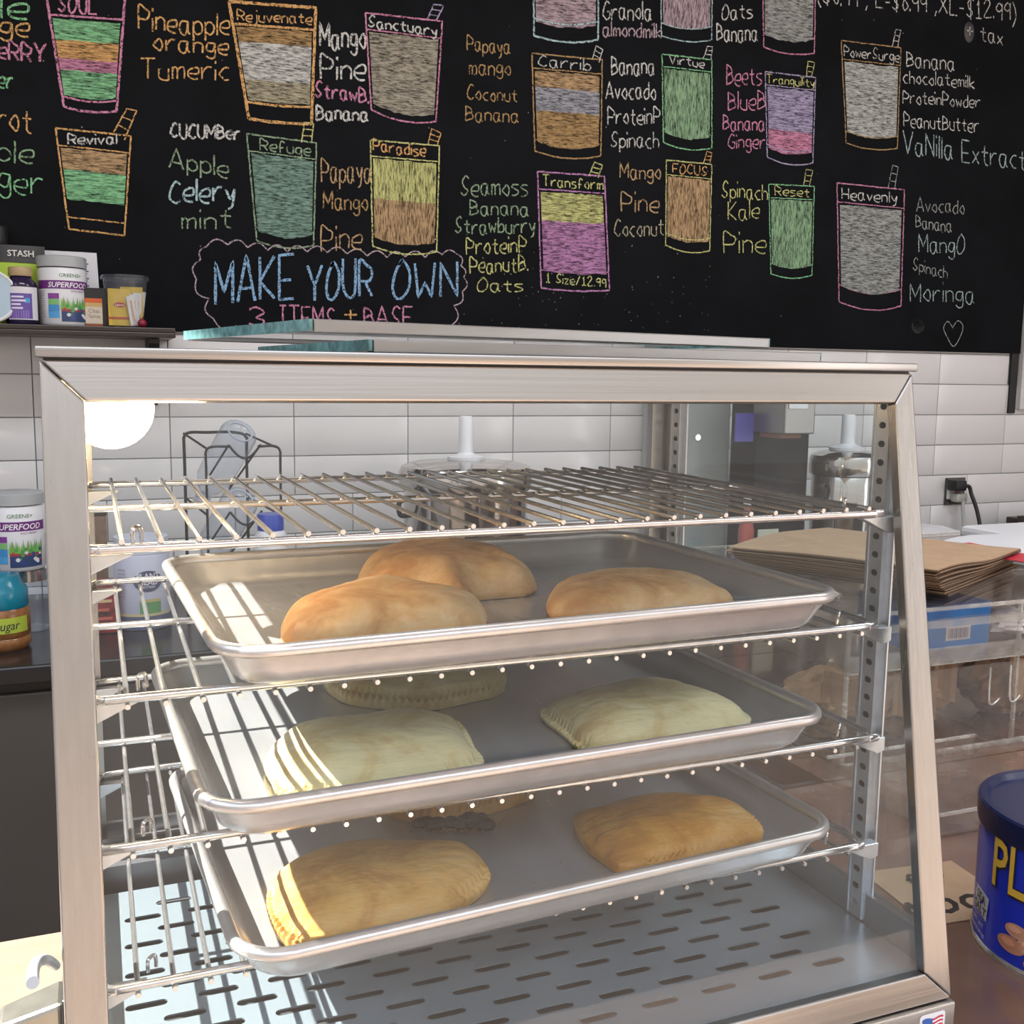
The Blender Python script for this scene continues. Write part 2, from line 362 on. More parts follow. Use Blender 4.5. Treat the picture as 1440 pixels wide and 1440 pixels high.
GL = {'A': "02 39 62|14 54", 'B': "02 09|09 38 47 46 05|05 36 54 43 02", 'C': "58 39 17 04 13 32 53", 'E': "59 09 02 52|05 45", 'F': "59 09 02|05 45", 'G': "58 39 17 04 13 32 53 55 35",
 'H': "09 02|59 52|05 55", 'I': "29 22|09 49|02 42", 'K': "09 02|59 05 52", 'L': "09 02 52", 'M': "02 09 34 69 62", 'N': "02 09 52 59", 'O': "39 17 04 12 32 54 57 39 28", 'P': "02 09 38 57 45 05",
 'R': "02 09 38 57 45 05|25 52", 'S': "58 39 17 25 44 43 22 03", 'T': "09 69|39 32", 'U': "09 04 22 42 54 59", 'V': "09 32 69", 'W': "09 12 35 52 69", 'X': "09 62|69 02", 'Y': "09 35 69|35 32",
 'a': "46 16 04 12 32 46|46 43 52", 'b': "09 02|04 26 45 43 22 03", 'c': "46 26 04 13 22 42", 'd': "46 26 04 12 32 43|49 42", 'e': "04 44 46 26 05 03 22 42", 'f': "48 29 17 12|05 35",
 'g': "46 16 04 13 33 46|46 41 20 01", 'h': "09 02|05 26 45 42", 'i': "06 02|08 09", 'j': "26 21 00|28 29", 'k': "09 02|46 04 42", 'l': "09 02", 'm': "06 02|05 16 25 22|25 46 55 52", 'n': "06 02|05 26 45 42",
 'o': "26 04 13 32 44 36 26", 'p': "06 00|05 26 45 43 22 03", 'q': "46 16 04 13 33 46|46 40", 'r': "06 02|04 26 46", 's': "46 16 05 34 43 22 02", 't': "28 23 42|06 46", 'u': "06 03 22 42|46 42",
 'v': "06 22 46", 'w': "06 12 25 42 56", 'x': "06 42|46 02", 'y': "06 23 46|46 31 10", 'z': "06 46 02 42", '0': "28 06 04 22 43 46 28", '1': "17 29 22|02 42", '2': "07 29 47 02 52", '3': "08 29 47 25 44 32 03",
 '6': "49 15 13 32 44 25 14", '8': "38 19 17 44 43 22 13 15 47 38", '9': "47 28 06 25 46|48 42", '$': "58 39 17 25 44 43 22 03|39 31", '(': "29 06 03 20", ')': "09 26 23 00", ',': "13 01", '.': "02 03", '+': "23 27|05 45", '-': "05 35", '/': "02 49", ' ': ""}
STRAIGHT = set('AEFHIKLMNTVWXYkvwxz+-/,.17$l')
_k = [0]
def ribbon(mb, pts, wd, col):
    """chalk stroke: pts in wall coordinates (x, z)"""
    _k[0] += 1; y = YB-.00003*(_k[0] % 12)
    P = [Vector((a, b)) for a, b in pts]; n = len(P)
    if n < 2: return
    L = []
    for i in range(n):
        t = (P[min(i+1, n-1)]-P[max(i-1, 0)]); t = t.normalized() if t.length > 0 else Vector((1, 0)); q = Vector((-t.y, t.x))*wd*.5*random.uniform(.8, 1.15)
        L += [(P[i].x+q.x, y, P[i].y+q.y), (P[i].x-q.x, y, P[i].y-q.y)]
    mb.add(L, [(2*i, 2*i+1, 2*i+3, 2*i+2) for i in range(n-1)], col)
def pw(u, v):
    p = at(u, v, 1, YB); return (p.x, p.z)
def densify(pts, step=4):
    o = []
    for a, b in zip(pts[:-1], pts[1:]):
        n = max(1, int(math.dist(a, b)/step)); o += [(a[0]+(b[0]-a[0])*k/n, a[1]+(b[1]-a[1])*k/n) for k in range(n)]
    return o+[pts[-1]]
PXW = .00175
def stroke(mb, px, wpx, col, jit=.35):
    ribbon(mb, [pw(u+random.uniform(-jit, jit), v+random.uniform(-jit, jit)) for u, v in densify(px)], wpx*PXW, col)
def write(s, x0, y0, x1, y1, cap, c, wpx=2.3):
    adv = 0; items = []
    for ch in s:
        g = GL[ch]; ps = [[(int(q[0]), int(q[1])) for q in st.split()] for st in g.split('|') if st]
        wx = max([q[0] for st in ps for q in st], default=3); items.append((ch, ps, adv)); adv += wx+1.7+(0 if ch != ' ' else -.5)
    tot = adv-1.7; mb = MB(); dx, dy = x1-x0, y1-y0; ln = math.hypot(dx, dy); ex, ey = dx/ln, dy/ln
    for ch, ps, a in items:
        jy = random.uniform(-.06, .06)*cap; sc_ = random.uniform(.94, 1.06)
        for st in ps:
            q = st if ch in STRAIGHT else [(p.x, p.y) for p in catmull([Vector((a_, b_)) for a_, b_ in st], 4)]
            px = []
            for gx, gy in q:
                t = (a+gx)/tot*ln; h = (gy-2)/7*cap*sc_+jy
                px.append((x0+ex*t, y0+ey*t-h))
            stroke(mb, px, wpx, C[c], .25)
    mb.build('chalk_lettering', CH_L, cb, normals=False)
def cup(TL, TR, BR, BL, head, bands, oc, label=None, lc='w', lab=None, straw=None, wpx=2.2, curve=7, lw_=2.0, stc=None, vert=False, foot=.92):
    L = lambda a, b, t: (a[0]+(b[0]-a[0])*t, a[1]+(b[1]-a[1])*t)
    out = MB(); col = C[oc]
    pt = lambda s, t: L(L(TL, BL, t), L(TR, BR, t), s)
    # fills
    fl = MB(); kind = CH_V if vert else CH_H
    for (t0, t1, cc) in bands:
        n = 14; top = []; bot = []
        for i in range(n+1):
            s = .035+.93*i/n+random.uniform(-.004, .004); sag = curve*(1-(2*s-1)**2)
            a = pt(s, t0); b = pt(s, t1)
            k = 1 if t1 > .8 else .15
            top.append(pw(a[0], a[1]+random.uniform(-1, 1))); bot.append(pw(b[0]+random.uniform(-.5, .5), b[1]+(sag-curve*.4)*k+random.uniform(-1.2, 1.2)))
        _k[0] += 1; y = YB-.00003*(_k[0] % 12)
        vs = [(x, y, z) for x, z in top]+[(x, y, z) for x, z in bot]
        fl.add(vs, [(i, i+1, n+2+i, n+1+i) for i in range(n)], C[cc])
    fo = fl.build('chalk_fill', kind, cb, normals=False) if bands else None
    stroke(out, [TL, TR, BR], wpx, col)
    stroke(out, [TL, BL], wpx, col)
    bot = [pt(i/10, 1) for i in range(11)]
    stroke(out, [(a, b+curve*(1-(2*i/10-1)**2)*.9) for i, (a, b) in enumerate(bot)], wpx, col)
    if head: stroke(out, [pt(0, head), pt(1, head)], wpx*.8, col)
    fb = [pt(i/10, foot) for i in range(11)]
    stroke(out, [(a, b+curve*(1-(2*i/10-1)**2)-curve*.4) for i, (a, b) in enumerate(fb)], wpx*.8, col)
    if straw:
        a, b, c_, d = straw; sc_ = C[stc or oc]
        stroke(out, [a, b, c_, d], wpx*.8, sc_)
        for t in (.33, .66): stroke(out, [L(a, b, t), L(d, c_, t)], wpx*.7, sc_)
    out.build('drawn_cup', CH_L, cb, normals=False)
    if label: write(label, *lab, lc, lw_)
cup((64, -14), (176, -6), (164, 156), (90, 150), .21, [(.24, .42, 'g'), (.42, .6, 'o'), (.58, .70, 'p'), (.68, .90, 'g')], 'p', 'SOUL', 'p', (82, 17, 136, 21, 30), None, 3.2, 5, 2.6, foot=.92)
cup((78, 180), (184, 191), (175, 331), (97, 322), .17, [(.19, .40, 'z'), (.40, .70, 'g')], 'o', 'Revival', 'w', (96, 203, 164, 202, 15), ((160, 186), (178, 153), (192, 156), (175, 197)), 2.3, 0, 2.2, foot=.88)
cup((322, 2), (444, 11), (438, 174), (350, 167), .19, [(.21, .36, 'n'), (.34, .66, 'w'), (.62, .84, 'd')], 'o', 'Rejuvenate', 'o', (334, 29, 438, 34, 16), None, 4.2, 2, 2.0, foot=.86)
cup((514, 18), (622, 30), (613, 171), (522, 154), .17, [(.19, .95, 'k')], 'p', 'Sanctuary', 'w', (518, 38, 614, 50, 16), ((601, 27), (610, 6), (624, 8), (613, 30)), 2.4, 9, 2.4, 'l', foot=.9)
cup((347, 188), (445, 201), (441, 345), (361, 338), .16, [(.18, .92, 't'), (.6, .9, 'e')], 'e', 'Refuge', 'e', (366, 212, 436, 219, 17), ((424, 200), (428, 172), (441, 174), (438, 200)), 2.2, 8, 2.0, 'y', foot=.9)
cup((521, 197), (618, 205), (614, 354), (524, 346), .15, [(.17, .60, 'y'), (.55, .93, 'z')], 'y', 'Paradise', 'o', (525, 212, 598, 220, 17), ((602, 203), (607, 181), (620, 187), (615, 205)), 2.2, 8, 2.2, 'o', True, foot=.9)
cup((750, -60), (842, -60), (841, 56), (751, 50), 0, [(.2, .55, 'p'), (.5, .84, 'q')], 'c', None, straw=None, wpx=2.8, curve=7, foot=.80)
cup((748, 75), (847, 84), (845, 219), (752, 212), .15, [(.17, .36, 'z'), (.34, .62, 's'), (.58, .92, 'n')], 'n', 'Carrib', 'w', (757, 93, 830, 100, 16), ((833, 83), (838, 64), (848, 70), (842, 88)), 2.2, 8, 2.0, 'w', foot=.9)
cup((756, 241), (850, 248), (857, 408), (761, 405), .15, [(.17, .44, 'y'), (.42, .86, 'm')], 'm', 'Transform', 'y', (763, 261, 848, 267, 15), ((828, 248), (836, 228), (847, 232), (841, 250)), 2.6, 3, 2.0, 'y', foot=.85)
write('1 Size/12.99', 768, 397, 852, 404, 13, 'y', 1.9)
cup((929, -60), (1002, -60), (1001, 56), (930, 50), 0, [(.2, .86, 'q')], 'c', None, wpx=2.0, curve=6, vert=True, foot=.86)
cup((931, 76), (1001, 84), (1001, 208), (933, 200), .14, [(.16, .90, 'f')], 'g', 'Virtue', 'w', (941, 89, 990, 95, 13), ((989, 82), (995, 65), (1002, 66), (1000, 83)), 2.0, 7, 1.9, 'w', True, foot=.87)
cup((937, 225), (1001, 231), (998, 353), (936, 345), .17, [(.19, .90, 'z')], 'y', 'FOCUS', 'o', (946, 243, 994, 247, 13), ((989, 230), (994, 213), (1001, 215), (998, 230)), 2.0, 6, 1.8, 'o', True, foot=.87)
cup((1072, -60), (1148, -60), (1145, 75), (1074, 66), 0, [(.2, .88, 'x')], 'p', None, wpx=2.2, curve=6, foot=.86)
cup((1076, 101), (1147, 109), (1143, 229), (1079, 221), .15, [(.17, .70, 'l'), (.66, .90, 'p')], 'l', 'Tranquility', 'y', (1078, 117, 1145, 122, 12), ((1134, 107), (1136, 86), (1146, 88), (1141, 108)), 2.0, 7, 1.8, 'y', foot=.87)
cup((1081, 259), (1145, 262), (1142, 387), (1084, 385), .15, [(.17, .90, 'f')], 'g', 'Reset', 'y', (1090, 274, 1138, 277, 13), ((1130, 262), (1134, 238), (1143, 240), (1138, 262)), 1.8, 6, 1.7, 'y', True, foot=.9)
cup((1183, 57), (1267, 67), (1262, 208), (1190, 201), .18, [(.20, .90, 'v')], 'n', 'PowerSurge', 'w', (1187, 79, 1264, 87, 15), ((1255, 65), (1260, 41), (1267, 43), (1262, 66)), 2.0, 6, 1.8, 'w', foot=.9)
cup((1177, 257), (1272, 267), (1267, 430), (1180, 424), .16, [(.18, .88, 'x')], 'p', 'Heavenly', 'w', (1184, 280, 1261, 286, 16), ((1249, 265), (1255, 232), (1263, 235), (1258, 266)), 2.2, 10, 2.2, 'x', foot=.88)
for a in [('le', 2, 27, 38, 28, 34, 'g', 3), ('ge', 0, 50, 40, 52, 30, 'o', 2.6), ('eRRY', -2, 82, 64, 88, 26, 'p', 2.8), ('er', -2, 122, 18, 124, 26, 'g', 2.6),
 ('rot', -4, 182, 44, 186, 36, 'o', 2.2), ('ple', -4, 226, 46, 229, 32, 'f', 2.2), ('ger', -2, 266, 60, 276, 38, 'g', 2.2),
 ('Pineapple', 195, 42, 322, 50, 32, 'o', 2.4), ('orange', 216, 72, 320, 76, 26, 'o', 2.4), ('Tumeric', 198, 112, 322, 112, 28, 'o', 2.2),
 ('CUCUMBer', 240, 193, 337, 196, 20, 'w', 2.8), ('Apple', 238, 235, 320, 250, 28, 'e', 2.2), ('Celery', 238, 285, 330, 283, 32, 'c', 3), ('mint', 256, 320, 325, 322, 27, 'e', 2.2),
 ('Mango', 450, 66, 514, 70, 34, 'w', 3), ('Pine', 451, 112, 513, 112, 34, 'w', 3), ('StrawB.', 443, 136, 518, 145, 22, 'p', 2.8), ('Banana', 445, 168, 517, 170, 21, 'w', 3),
 ('Papaya', 452, 254, 522, 256, 34, 'z', 2.2), ('Mango', 455, 293, 517, 297, 25, 'n', 2.2), ('Pine', 452, 352, 508, 350, 34, 'z', 2.2),
 ('Papaya', 657, 71, 717, 76, 21, 'n', 2), ('mango', 660, 104, 718, 106, 22, 'n', 2), ('Coconut', 657, 141, 727, 142, 20, 'n', 2), ('Banana', 655, 170, 729, 172, 20, 'n', 2),
 ('Seamoss', 648, 275, 742, 275, 26, 'e', 2.2), ('Banana', 661, 302, 743, 304, 22, 'e', 2.2), ('Strawburry', 640, 328, 752, 328, 22, 'e', 2.2), ('ProteinP', 656, 357, 740, 355, 24, 'y', 2.2),
 ('PeanutB.', 661, 384, 742, 382, 22, 'y', 2.2), ('Oats', 671, 410, 735, 411, 19, 'y', 2),
 ('Granola', 848, 27, 916, 28, 26, 'w', 2.2), ('almondmilk', 848, 50, 930, 53, 20, 'q', 2.4), ('Banana', 860, 104, 920, 105, 26, 'w', 2.4), ('Avocado', 852, 138, 922, 139, 24, 'w', 2.4),
 ('ProteinP', 855, 175, 928, 175, 24, 'w', 2.2), ('Spinach', 859, 207, 926, 208, 22, 'w', 2.1), ('Mango', 872, 250, 929, 252, 22, 'z', 2.2), ('Pine', 874, 297, 926, 298, 28, 'z', 2.4), ('Coconut', 864, 331, 933, 331, 24, 'd', 2.2),
 ('Oats', 1015, 26, 1058, 25, 22, 'w', 2.2), ('Banana', 1008, 57, 1065, 58, 25, 'w', 2.4), ('Beets', 1022, 120, 1071, 120, 27, 'p', 2.2), ('BlueB', 1024, 154, 1076, 154, 27, 'p', 2.2), ('Banana', 1017, 183, 1075, 183, 21, 'p', 2.2),
 ('Ginger', 1024, 208, 1076, 209, 21, 'p', 2.1), ('Spinach', 1015, 277, 1079, 281, 22, 'y', 2), ('Kale', 1024, 308, 1067, 308, 24, 'y', 2), ('Pine', 1018, 355, 1076, 355, 30, 'y', 2.2),
 ('($6.99 , L-$8.99 ,XL-$12.99)', 1150, 4, 1428, 29, 26, 'w', 2.2), ('+ tax', 1360, 52, 1410, 64, 22, 'w', 2),
 ('Banana', 1275, 93, 1342, 100, 22, 'w', 2.2), ('chocolatemilk', 1270, 116, 1370, 124, 18, 'w', 2), ('ProteinPowder', 1270, 145, 1378, 151, 18, 'w', 2), ('PeanutButter', 1271, 178, 1376, 187, 20, 'w', 2), ('VaNilla Extract', 1270, 214, 1442, 240, 30, 'h', 2.5),
 ('Avocado', 1289, 297, 1356, 300, 20, 'x', 1.9), ('Banana', 1288, 320, 1338, 326, 18, 'x', 1.9), ('MangO', 1292, 356, 1356, 357, 26, 'h', 2.2), ('Spinach', 1284, 380, 1332, 391, 17, 'x', 1.8), ('Moringa', 1280, 423, 1370, 426, 27, 'h', 2.1),
 ('MAKE', 303, 427, 413, 418, 62, 'b', 4), ('YOUR', 432, 420, 523, 418, 52, 'b', 4), ('OWN', 552, 418, 643, 414, 50, 'b', 4), ('3', 350, 458, 371, 458, 27, 'p', 2.6), ('ITEMS', 393, 456, 470, 458, 26, 'p', 2.6), ('+', 484, 452, 502, 452, 22, 'o', 2.6), ('BASE', 512, 458, 580, 458, 26, 'p', 2.6)]:
    write(*a)
# scalloped cloud outline, heart, smudges
cl = [(333, 458), (300, 448), (294, 420), (276, 392), (282, 365), (290, 347), (320, 344), (348, 348), (376, 352), (404, 354), (432, 354), (460, 355), (488, 357), (516, 360), (544, 362), (570, 361), (598, 362), (622, 358), (642, 357), (648, 374), (652, 390), (650, 410), (638, 430), (634, 458)]
mb = MB()
cxm, cym = 463, 405
for a, b in zip(cl[:-1], cl[1:]):
    m_ = ((a[0]+b[0])/2, (a[1]+b[1])/2); d = (b[0]-a[0], b[1]-a[1]); ln = math.hypot(*d); nx, ny = d[1]/ln, -d[0]/ln
    arc = []
    for k in range(9):
        t = k/8; h = ln*.30*math.sin(PI*t); arc.append((a[0]+d[0]*t+nx*h, a[1]+d[1]*t+ny*h))
    stroke(mb, arc, 1.9, C['q'], .15)
mb.build('drawn_cloud', CH_L, cb, normals=False)
mb = MB(); stroke(mb, [(p.x, p.y) for p in catmull([Vector(p) for p in [(1340, 461), (1333, 452), (1327, 461), (1332, 474), (1341, 487), (1351, 472), (1354, 458), (1347, 451), (1340, 460)]], 5)], 1.8, C['x'], .1)
mb.build('drawn_heart', CH_L, cb, normals=False)
for (u, v, ru, rv) in [(1291, 459, 9, 10), (1363, 45, 7, 15)]:
    ring = [pw(u+ru*math.cos(a*PI/8), v+rv*math.sin(a*PI/8)) for a in range(16)]; y = YB+.0003
    MB().add([(x, y, z) for x, z in ring], [tuple(range(16))], (.17, .18, .19)).build('chalk_smudge', CH_S, cb, normals=False)
mb = MB()
for k in range(150):   # specks of chalk dust
    u, v = (random.uniform(640, 1000), random.uniform(345, 470)) if k < 90 else (random.uniform(0, 1400), random.uniform(0, 460))
    x, z = pw(u, v); r_ = random.uniform(.0008, .0018); mb.add([(x-r_, YB-.0003, z-r_), (x+r_, YB-.0003, z-r_), (x+r_*.6, YB-.0003, z+r_), (x-r_*.7, YB-.0003, z+r_)], [(0, 1, 2, 3)], (.3, .3, .3))
o = mb.build('chalk_dust', CH_L, cb, normals=False); o['kind'] = 'stuff'
# ---------------------------------------------------------------- front counter and the heated display case
WOODC = mat('pale_oiled_wood', (.26, .19, .14), .42, var=.25, vscale=9, stretch=(.3, 3, 1))
GRAN = mat('glossy_brown_counter', (.20, .115, .08), .08, var=.45, vscale=5, coat=.5, col2=(.10, .055, .045))
ctr = thing('service_counter', 'pale wooden counter under the pastry case with glossy brown top beside it', 'counter', (0, .2, CT-.04))
MB().box(-1.25, .058, -.35, .41, CT-.04, CT, c=.003).build('wooden_top', WOODC, ctr)
MB().box(.060, 2.2, -.35, .46, CT-.04, CT, c=.003).build('glossy_top', GRAN, ctr)
MB().box(-1.22, 2.2, -.30, .40, FLOOR, CT-.04).build('cabinet_body', mat('counter_body', (.25, .2, .17), .6), ctr)
MB().box(.35, 2.2, .46, 1.38, CT-.04, CT).build('rear_top', GRAN, ctr)
MB().box(.37, 2.2, .48, 1.36, FLOOR, CT-.04).build('rear_body', MATS['counter_body'], ctr)

X0, X1 = -.5775, .0397
ZT, ZB = .4245, -.0465          # slanted front, top and bottom of the frame
FY = lambda z: .0105-(ZT-z)*.1732
YR = .372                        # rear of the case
case = thing('display_case', 'stainless steel heated pastry display case with slanted glass front on counter', 'display case', (-.27, .15, CT))
def fr_piece(a):   # quadrilateral in the slanted plane, given as (x, z) corners, 8 mm deep
    n = Vector((0, -1, .1732)).normalized()
    lo = [Vector((x, FY(z), z))-n*.010 for x, z in a]; hi = [Vector((x, FY(z), z)) for x, z in a]
    return MB().hexa(lo+hi)
XI0, XI1, ZI1, ZI0 = -.5548, .0212, .4020, -.0245
XJ1 = .0155
fr_piece([(X0+.0005, ZT), (X1-.0005, ZT), (XI1, ZI1), (XI0, ZI1)]).build('top_rail', STEEL_H, case, bevel=.0012)
fr_piece([(X0+.0005, ZB), (X1-.0005, ZB), (XJ1, ZI0), (XI0, ZI0)]).build('bottom_rail', STEEL_H, case, bevel=.0012)
fr_piece([(X0, ZT-.0004), (XI0-.0003, ZI1-.0004), (XI0-.0003, ZI0+.0004), (X0, ZB+.0004)]).build('side_stile', STEEL_V, case, bevel=.0012)
fr_piece([(X1, ZT-.0004), (XI1+.0003, ZI1-.0004), (XJ1+.0003, ZI0+.0004), (X1, ZB+.0004)]).build('side_stile', STEEL_V, case, bevel=.0012)
# roof with folded front lip, and a dark joint below it
MB().box(X0-.002, X1+.0025, FY(ZT)-.003, YR, ZT+.0012, ZT+.0075, c=.0012).build('roof', STEEL_H, case, smooth=True)
MB().box(X0+.002, X1-.002, FY(ZT)+.002, YR-.004, ZT-.0008, ZT+.0014).build('roof_joint', BLACK, case)
# base cabinet: vertical front panel under the slanted frame
bp = MB(); bp.box(X0, X1+.001, -.0745, YR, CT+.022, ZB-.0015, c=.0015)
bp.build('base_body', STEEL_H, case, smooth=True)
for x in (X0+.05, X1-.05):
    for y in (-.03, YR-.05): MB().lathe([(.0001, 0), (.016, 0), (.018, .022), (.0001, .022)], (x, y, CT), 16).build('foot', BLACK, case, smooth=True)
# side panels: channel at the bottom, a front post edge, rear post
for sx, xs in ((-1, X0), (1, X1)):
    xa, xb = (xs, xs+.010) if sx < 0 else (xs-.010, xs)
    MB().hexa([(xa, FY(ZB)+.011, ZB), (xb, FY(ZB)+.011, ZB), (xb, YR, ZB), (xa, YR, ZB), (xa, FY(-.005)+.011, -.004), (xb, FY(-.005)+.011, -.004), (xb, YR, -.004), (xa, YR, -.004)]).build('side_sill', STEEL_D, case)
    MB().hexa([(xa, FY(.408)+.011, .408), (xb, FY(.408)+.011, .408), (xb, YR, .408), (xa, YR, .408), (xa, FY(ZT)+.011, ZT), (xb, FY(ZT)+.011, ZT), (xb, YR, ZT), (xa, YR, ZT)]).build('side_header', STEEL_D, case)
    MB().box(xa if sx < 0 else xb-.030, xb+.014 if sx < 0 else xb, YR-.012, YR, ZB, ZT).build('rear_post', STEEL_V, case)
    gx = xs+.004*(-sx)
    g = MB(); z0, z1 = -.004, .408
    g.hexa([(gx-.0015, FY(z0)+.012, z0), (gx+.0015, FY(z0)+.012, z0), (gx+.0015, YR-.012, z0), (gx-.0015, YR-.012, z0), (gx-.0015, FY(z1)+.012, z1), (gx+.0015, FY(z1)+.012, z1), (gx+.0015, YR-.012, z1), (gx-.0015, YR-.012, z1)])
    g.build('side_glass', GLASSR if sx > 0 else GLASS, case)
    # black gasket between glass and front frame
    MB().hexa([(gx-.004, FY(z0)+.0102, z0-.02), (gx+.003, FY(z0)+.0102, z0-.02), (gx+.003, FY(z0)+.013, z0-.02), (gx-.004, FY(z0)+.013, z0-.02), (gx-.004, FY(z1)+.0102, z1), (gx+.003, FY(z1)+.0102, z1), (gx+.003, FY(z1)+.013, z1), (gx-.004, FY(z1)+.013, z1)]).build('gasket', BLACK, case)
MB().box(X0+.01, X1-.01, YR-.02, YR, ZT-.03, ZT).build('rear_header', STEEL_H, case)
MB().box(X0+.01, X1-.01, .300, YR, ZB, -.012).build('rear_sill', mat('dark_steel', (.16, .16, .17), .4, .6), case)
MB().box(X0+.01, X1-.01, .312, .318, -.012, -.004).box(X0+.01, X1-.01, .335, .341, -.012, -.004).box(X0+.01, X1-.01, YR-.006, YR, -.012, 0).build('door_track', STEEL_D, case)
# front glass, slanted
n_ = Vector((0, -1, .1732)).normalized()
A = [Vector((x, FY(z), z)) for x, z in ((XI0-.004, ZI0-.004), (XI1+.004, ZI0-.004), (XI1+.004, ZI1+.004), (XI0-.004, ZI1+.004))]
MB().hexa([p-n_*.008 for p in A]+[p-n_*.005 for p in A]).build('front_glass', GLASS, case)
# perforated deck
holes = []
DX0, DX1, DY0, DY1 = X0+.0105, X1-.0105, -.054, .286
for r_ in range(14):
    y = -.020+r_*.0212
    k = -.5340-.0245*((r_ % 2)) + .0005*r_
    x = k
    while x < -.015:
        if x > DX0+.02 and y < DY1-.02 and not (x > -.05 and r_ > 9): holes.append(slot(x, y, .029, .0075))
        x += .0498
vs, fs = plate([(DX0, DY0), (DX1, DY0), (DX1, DY1), (DX0, DY1)], holes, -.030, .0012)
DECKM = mat('deck_sheet', (.48, .57, .63), .26, .68, var=.06, rv=.02, vscale=9, bump=.04, bscale=400)
MB().add(vs, fs).build('perforated_deck', DECKM, case, normals=False)
MB().box(DX0, DX1, DY0, DY1, -.0450, -.0440).build('deck_floor', mat('void_shade', (.05, .055, .06), .5), case)  # dark sheet paints the shade seen through the deck slots
# slotted shelf standards
def standard(x, y0, sgn, name='shelf_standard'):
    z0, z1, w_ = -.028, .408, .024
    hs = []; z = z0+.012
    while z < z1-.006:
        hs.append(slot(y0+.0075, z, .0078, .0052, 4)); z += .0148
    vs, fs = plate([(y0, z0), (y0+.015, z0), (y0+.015, z1), (y0, z1)], hs, 0, .0008)
    M = [Vector((x+sgn*(.0055)+sgn*c, a, b)) for a, b, c in vs]
    m = MB().add(M, fs); xx = x
    for (a, b) in ((y0-.001, y0), (y0+.015, y0+.016)): m.box(min(x, x+sgn*.0062), max(x, x+sgn*.0062), a, b, z0, z1)
    m.box(min(x, x+sgn*.0015), max(x, x+sgn*.0015), y0-.008, y0-.001, z0, z1).box(min(x, x+sgn*.0015), max(x, x+sgn*.0015), y0+.016, y0+.023, z0, z1)
    o = m.build(name, GALV, case, normals=False)
    MB().box(min(x, x+sgn*.0006)+sgn*.0006, max(x, x+sgn*.0006)+sgn*.0006, y0, y0+.015, z0, z1).build('slot_shade_backing', BLACK, o)  # black sheet paints the shade inside the slots
    return o
xr = X1-.0058; xl = X0+.0058
standard(xr, .020, -1); standard(xr, .335, -1); standard(xl, .020, 1); standard(xl, .335, 1)
SH = [.318, .2298, .1395, .0501]
def bracket(x, y, z, s):   # folded tongue that carries a shelf rail
    p = []
    for t, hgt in ((0, .010), (.2, .012), (.5, .008), (.8, .0035), (1, .001)):
        p.append((x+s*.034*t, z-hgt-.004*t*0, hgt))
    m = MB(); vs = []
    for X, Z, h in p: vs += [(X, y, z-.0042), (X, y+.010, z-.0042), (X, y+.010, z-.0042-h*1.1), (X, y, z-.0042-h*1.1)]
    fs = [(i*4+a, i*4+(a+1) % 4, (i+1)*4+(a+1) % 4, (i+1)*4+a) for i in range(4) for a in range(4)]+[(0, 1, 2, 3), (19, 18, 17, 16)]
    m.add(vs, fs); m.build('shelf_bracket', GALV, case, bevel=.0012)
for z in SH:
    for y in (.004, .345):
        bracket(xr-.005, y, z, -1); bracket(xl+.005, y, z, 1)
# lamp with its bulb
lampx, lampy, lampz = -.5395, .15, .3935
lb = MB().ball((lampx, lampy, lampz), .029, 16).build('bulb', mat('glowing_bulb', (1, .74, .42), emit=14), case, smooth=True)
MB().lathe([(.0001, 0), (.014, 0), (.014, .012), (.0001, .012)], (lampx, lampy+.0, .4125), 20).build('bulb_socket', WHITEG, case, smooth=True)
ld = bpy.data.lights.new('bulb_light', 'POINT'); ld.energy = 1.3; ld.color = (1, .72, .42); ld.shadow_soft_size = .03
lo_ = bpy.data.objects.new('bulb_light', ld); COL.objects.link(lo_); lo_.location = (lampx+.034, lampy, lampz-.012); lo_.parent = case; lo_.location = Vector((lampx+.036, lampy, lampz-.012))-ORI['display_case']
# flag sticker low on the right of the base
st = MB(); yy = -.0747
fm = lambda u, v: Vector((.0065+u, yy, -.080+v))
st.add([(x, yy, z) for x, z in rrect(.0065, .0315, -.078, -.0515, .003, 4)], [tuple(range(20))], (.85, .85, .86)) if False else None
st = MB(); L = rrect(.0060, .0305, -.082, -.0520, .003, 4); st.add([(x, yy, z) for x, z in L], [tuple(range(len(L)))], (.82, .82, .84))
fx0, fx1, fz0, fz1 = .0085, .0285, -.070, -.0560
for k in range(9):
    a = fz0+(fz1-fz0)*k/9; st.grid(lambda u, v, a=a: (fx0+(fx1-fx0)*u, yy-.0003, a+(fz1-fz0)/9*v+.0007*math.sin(u*9)), 12, 1, (.60, .05, .08) if k % 2 == 0 else (.85, .85, .86))
st.grid(lambda u, v: (fx0+(fx1-fx0)*.48*u, yy-.0005, fz0+(fz1-fz0)*(.42+.6*v)+.0007*math.sin(u*4.3)), 8, 1, (.05, .13, .42))
st.build('flag_sticker', vcol_mat('printed_sticker', .3), case, normals=False)

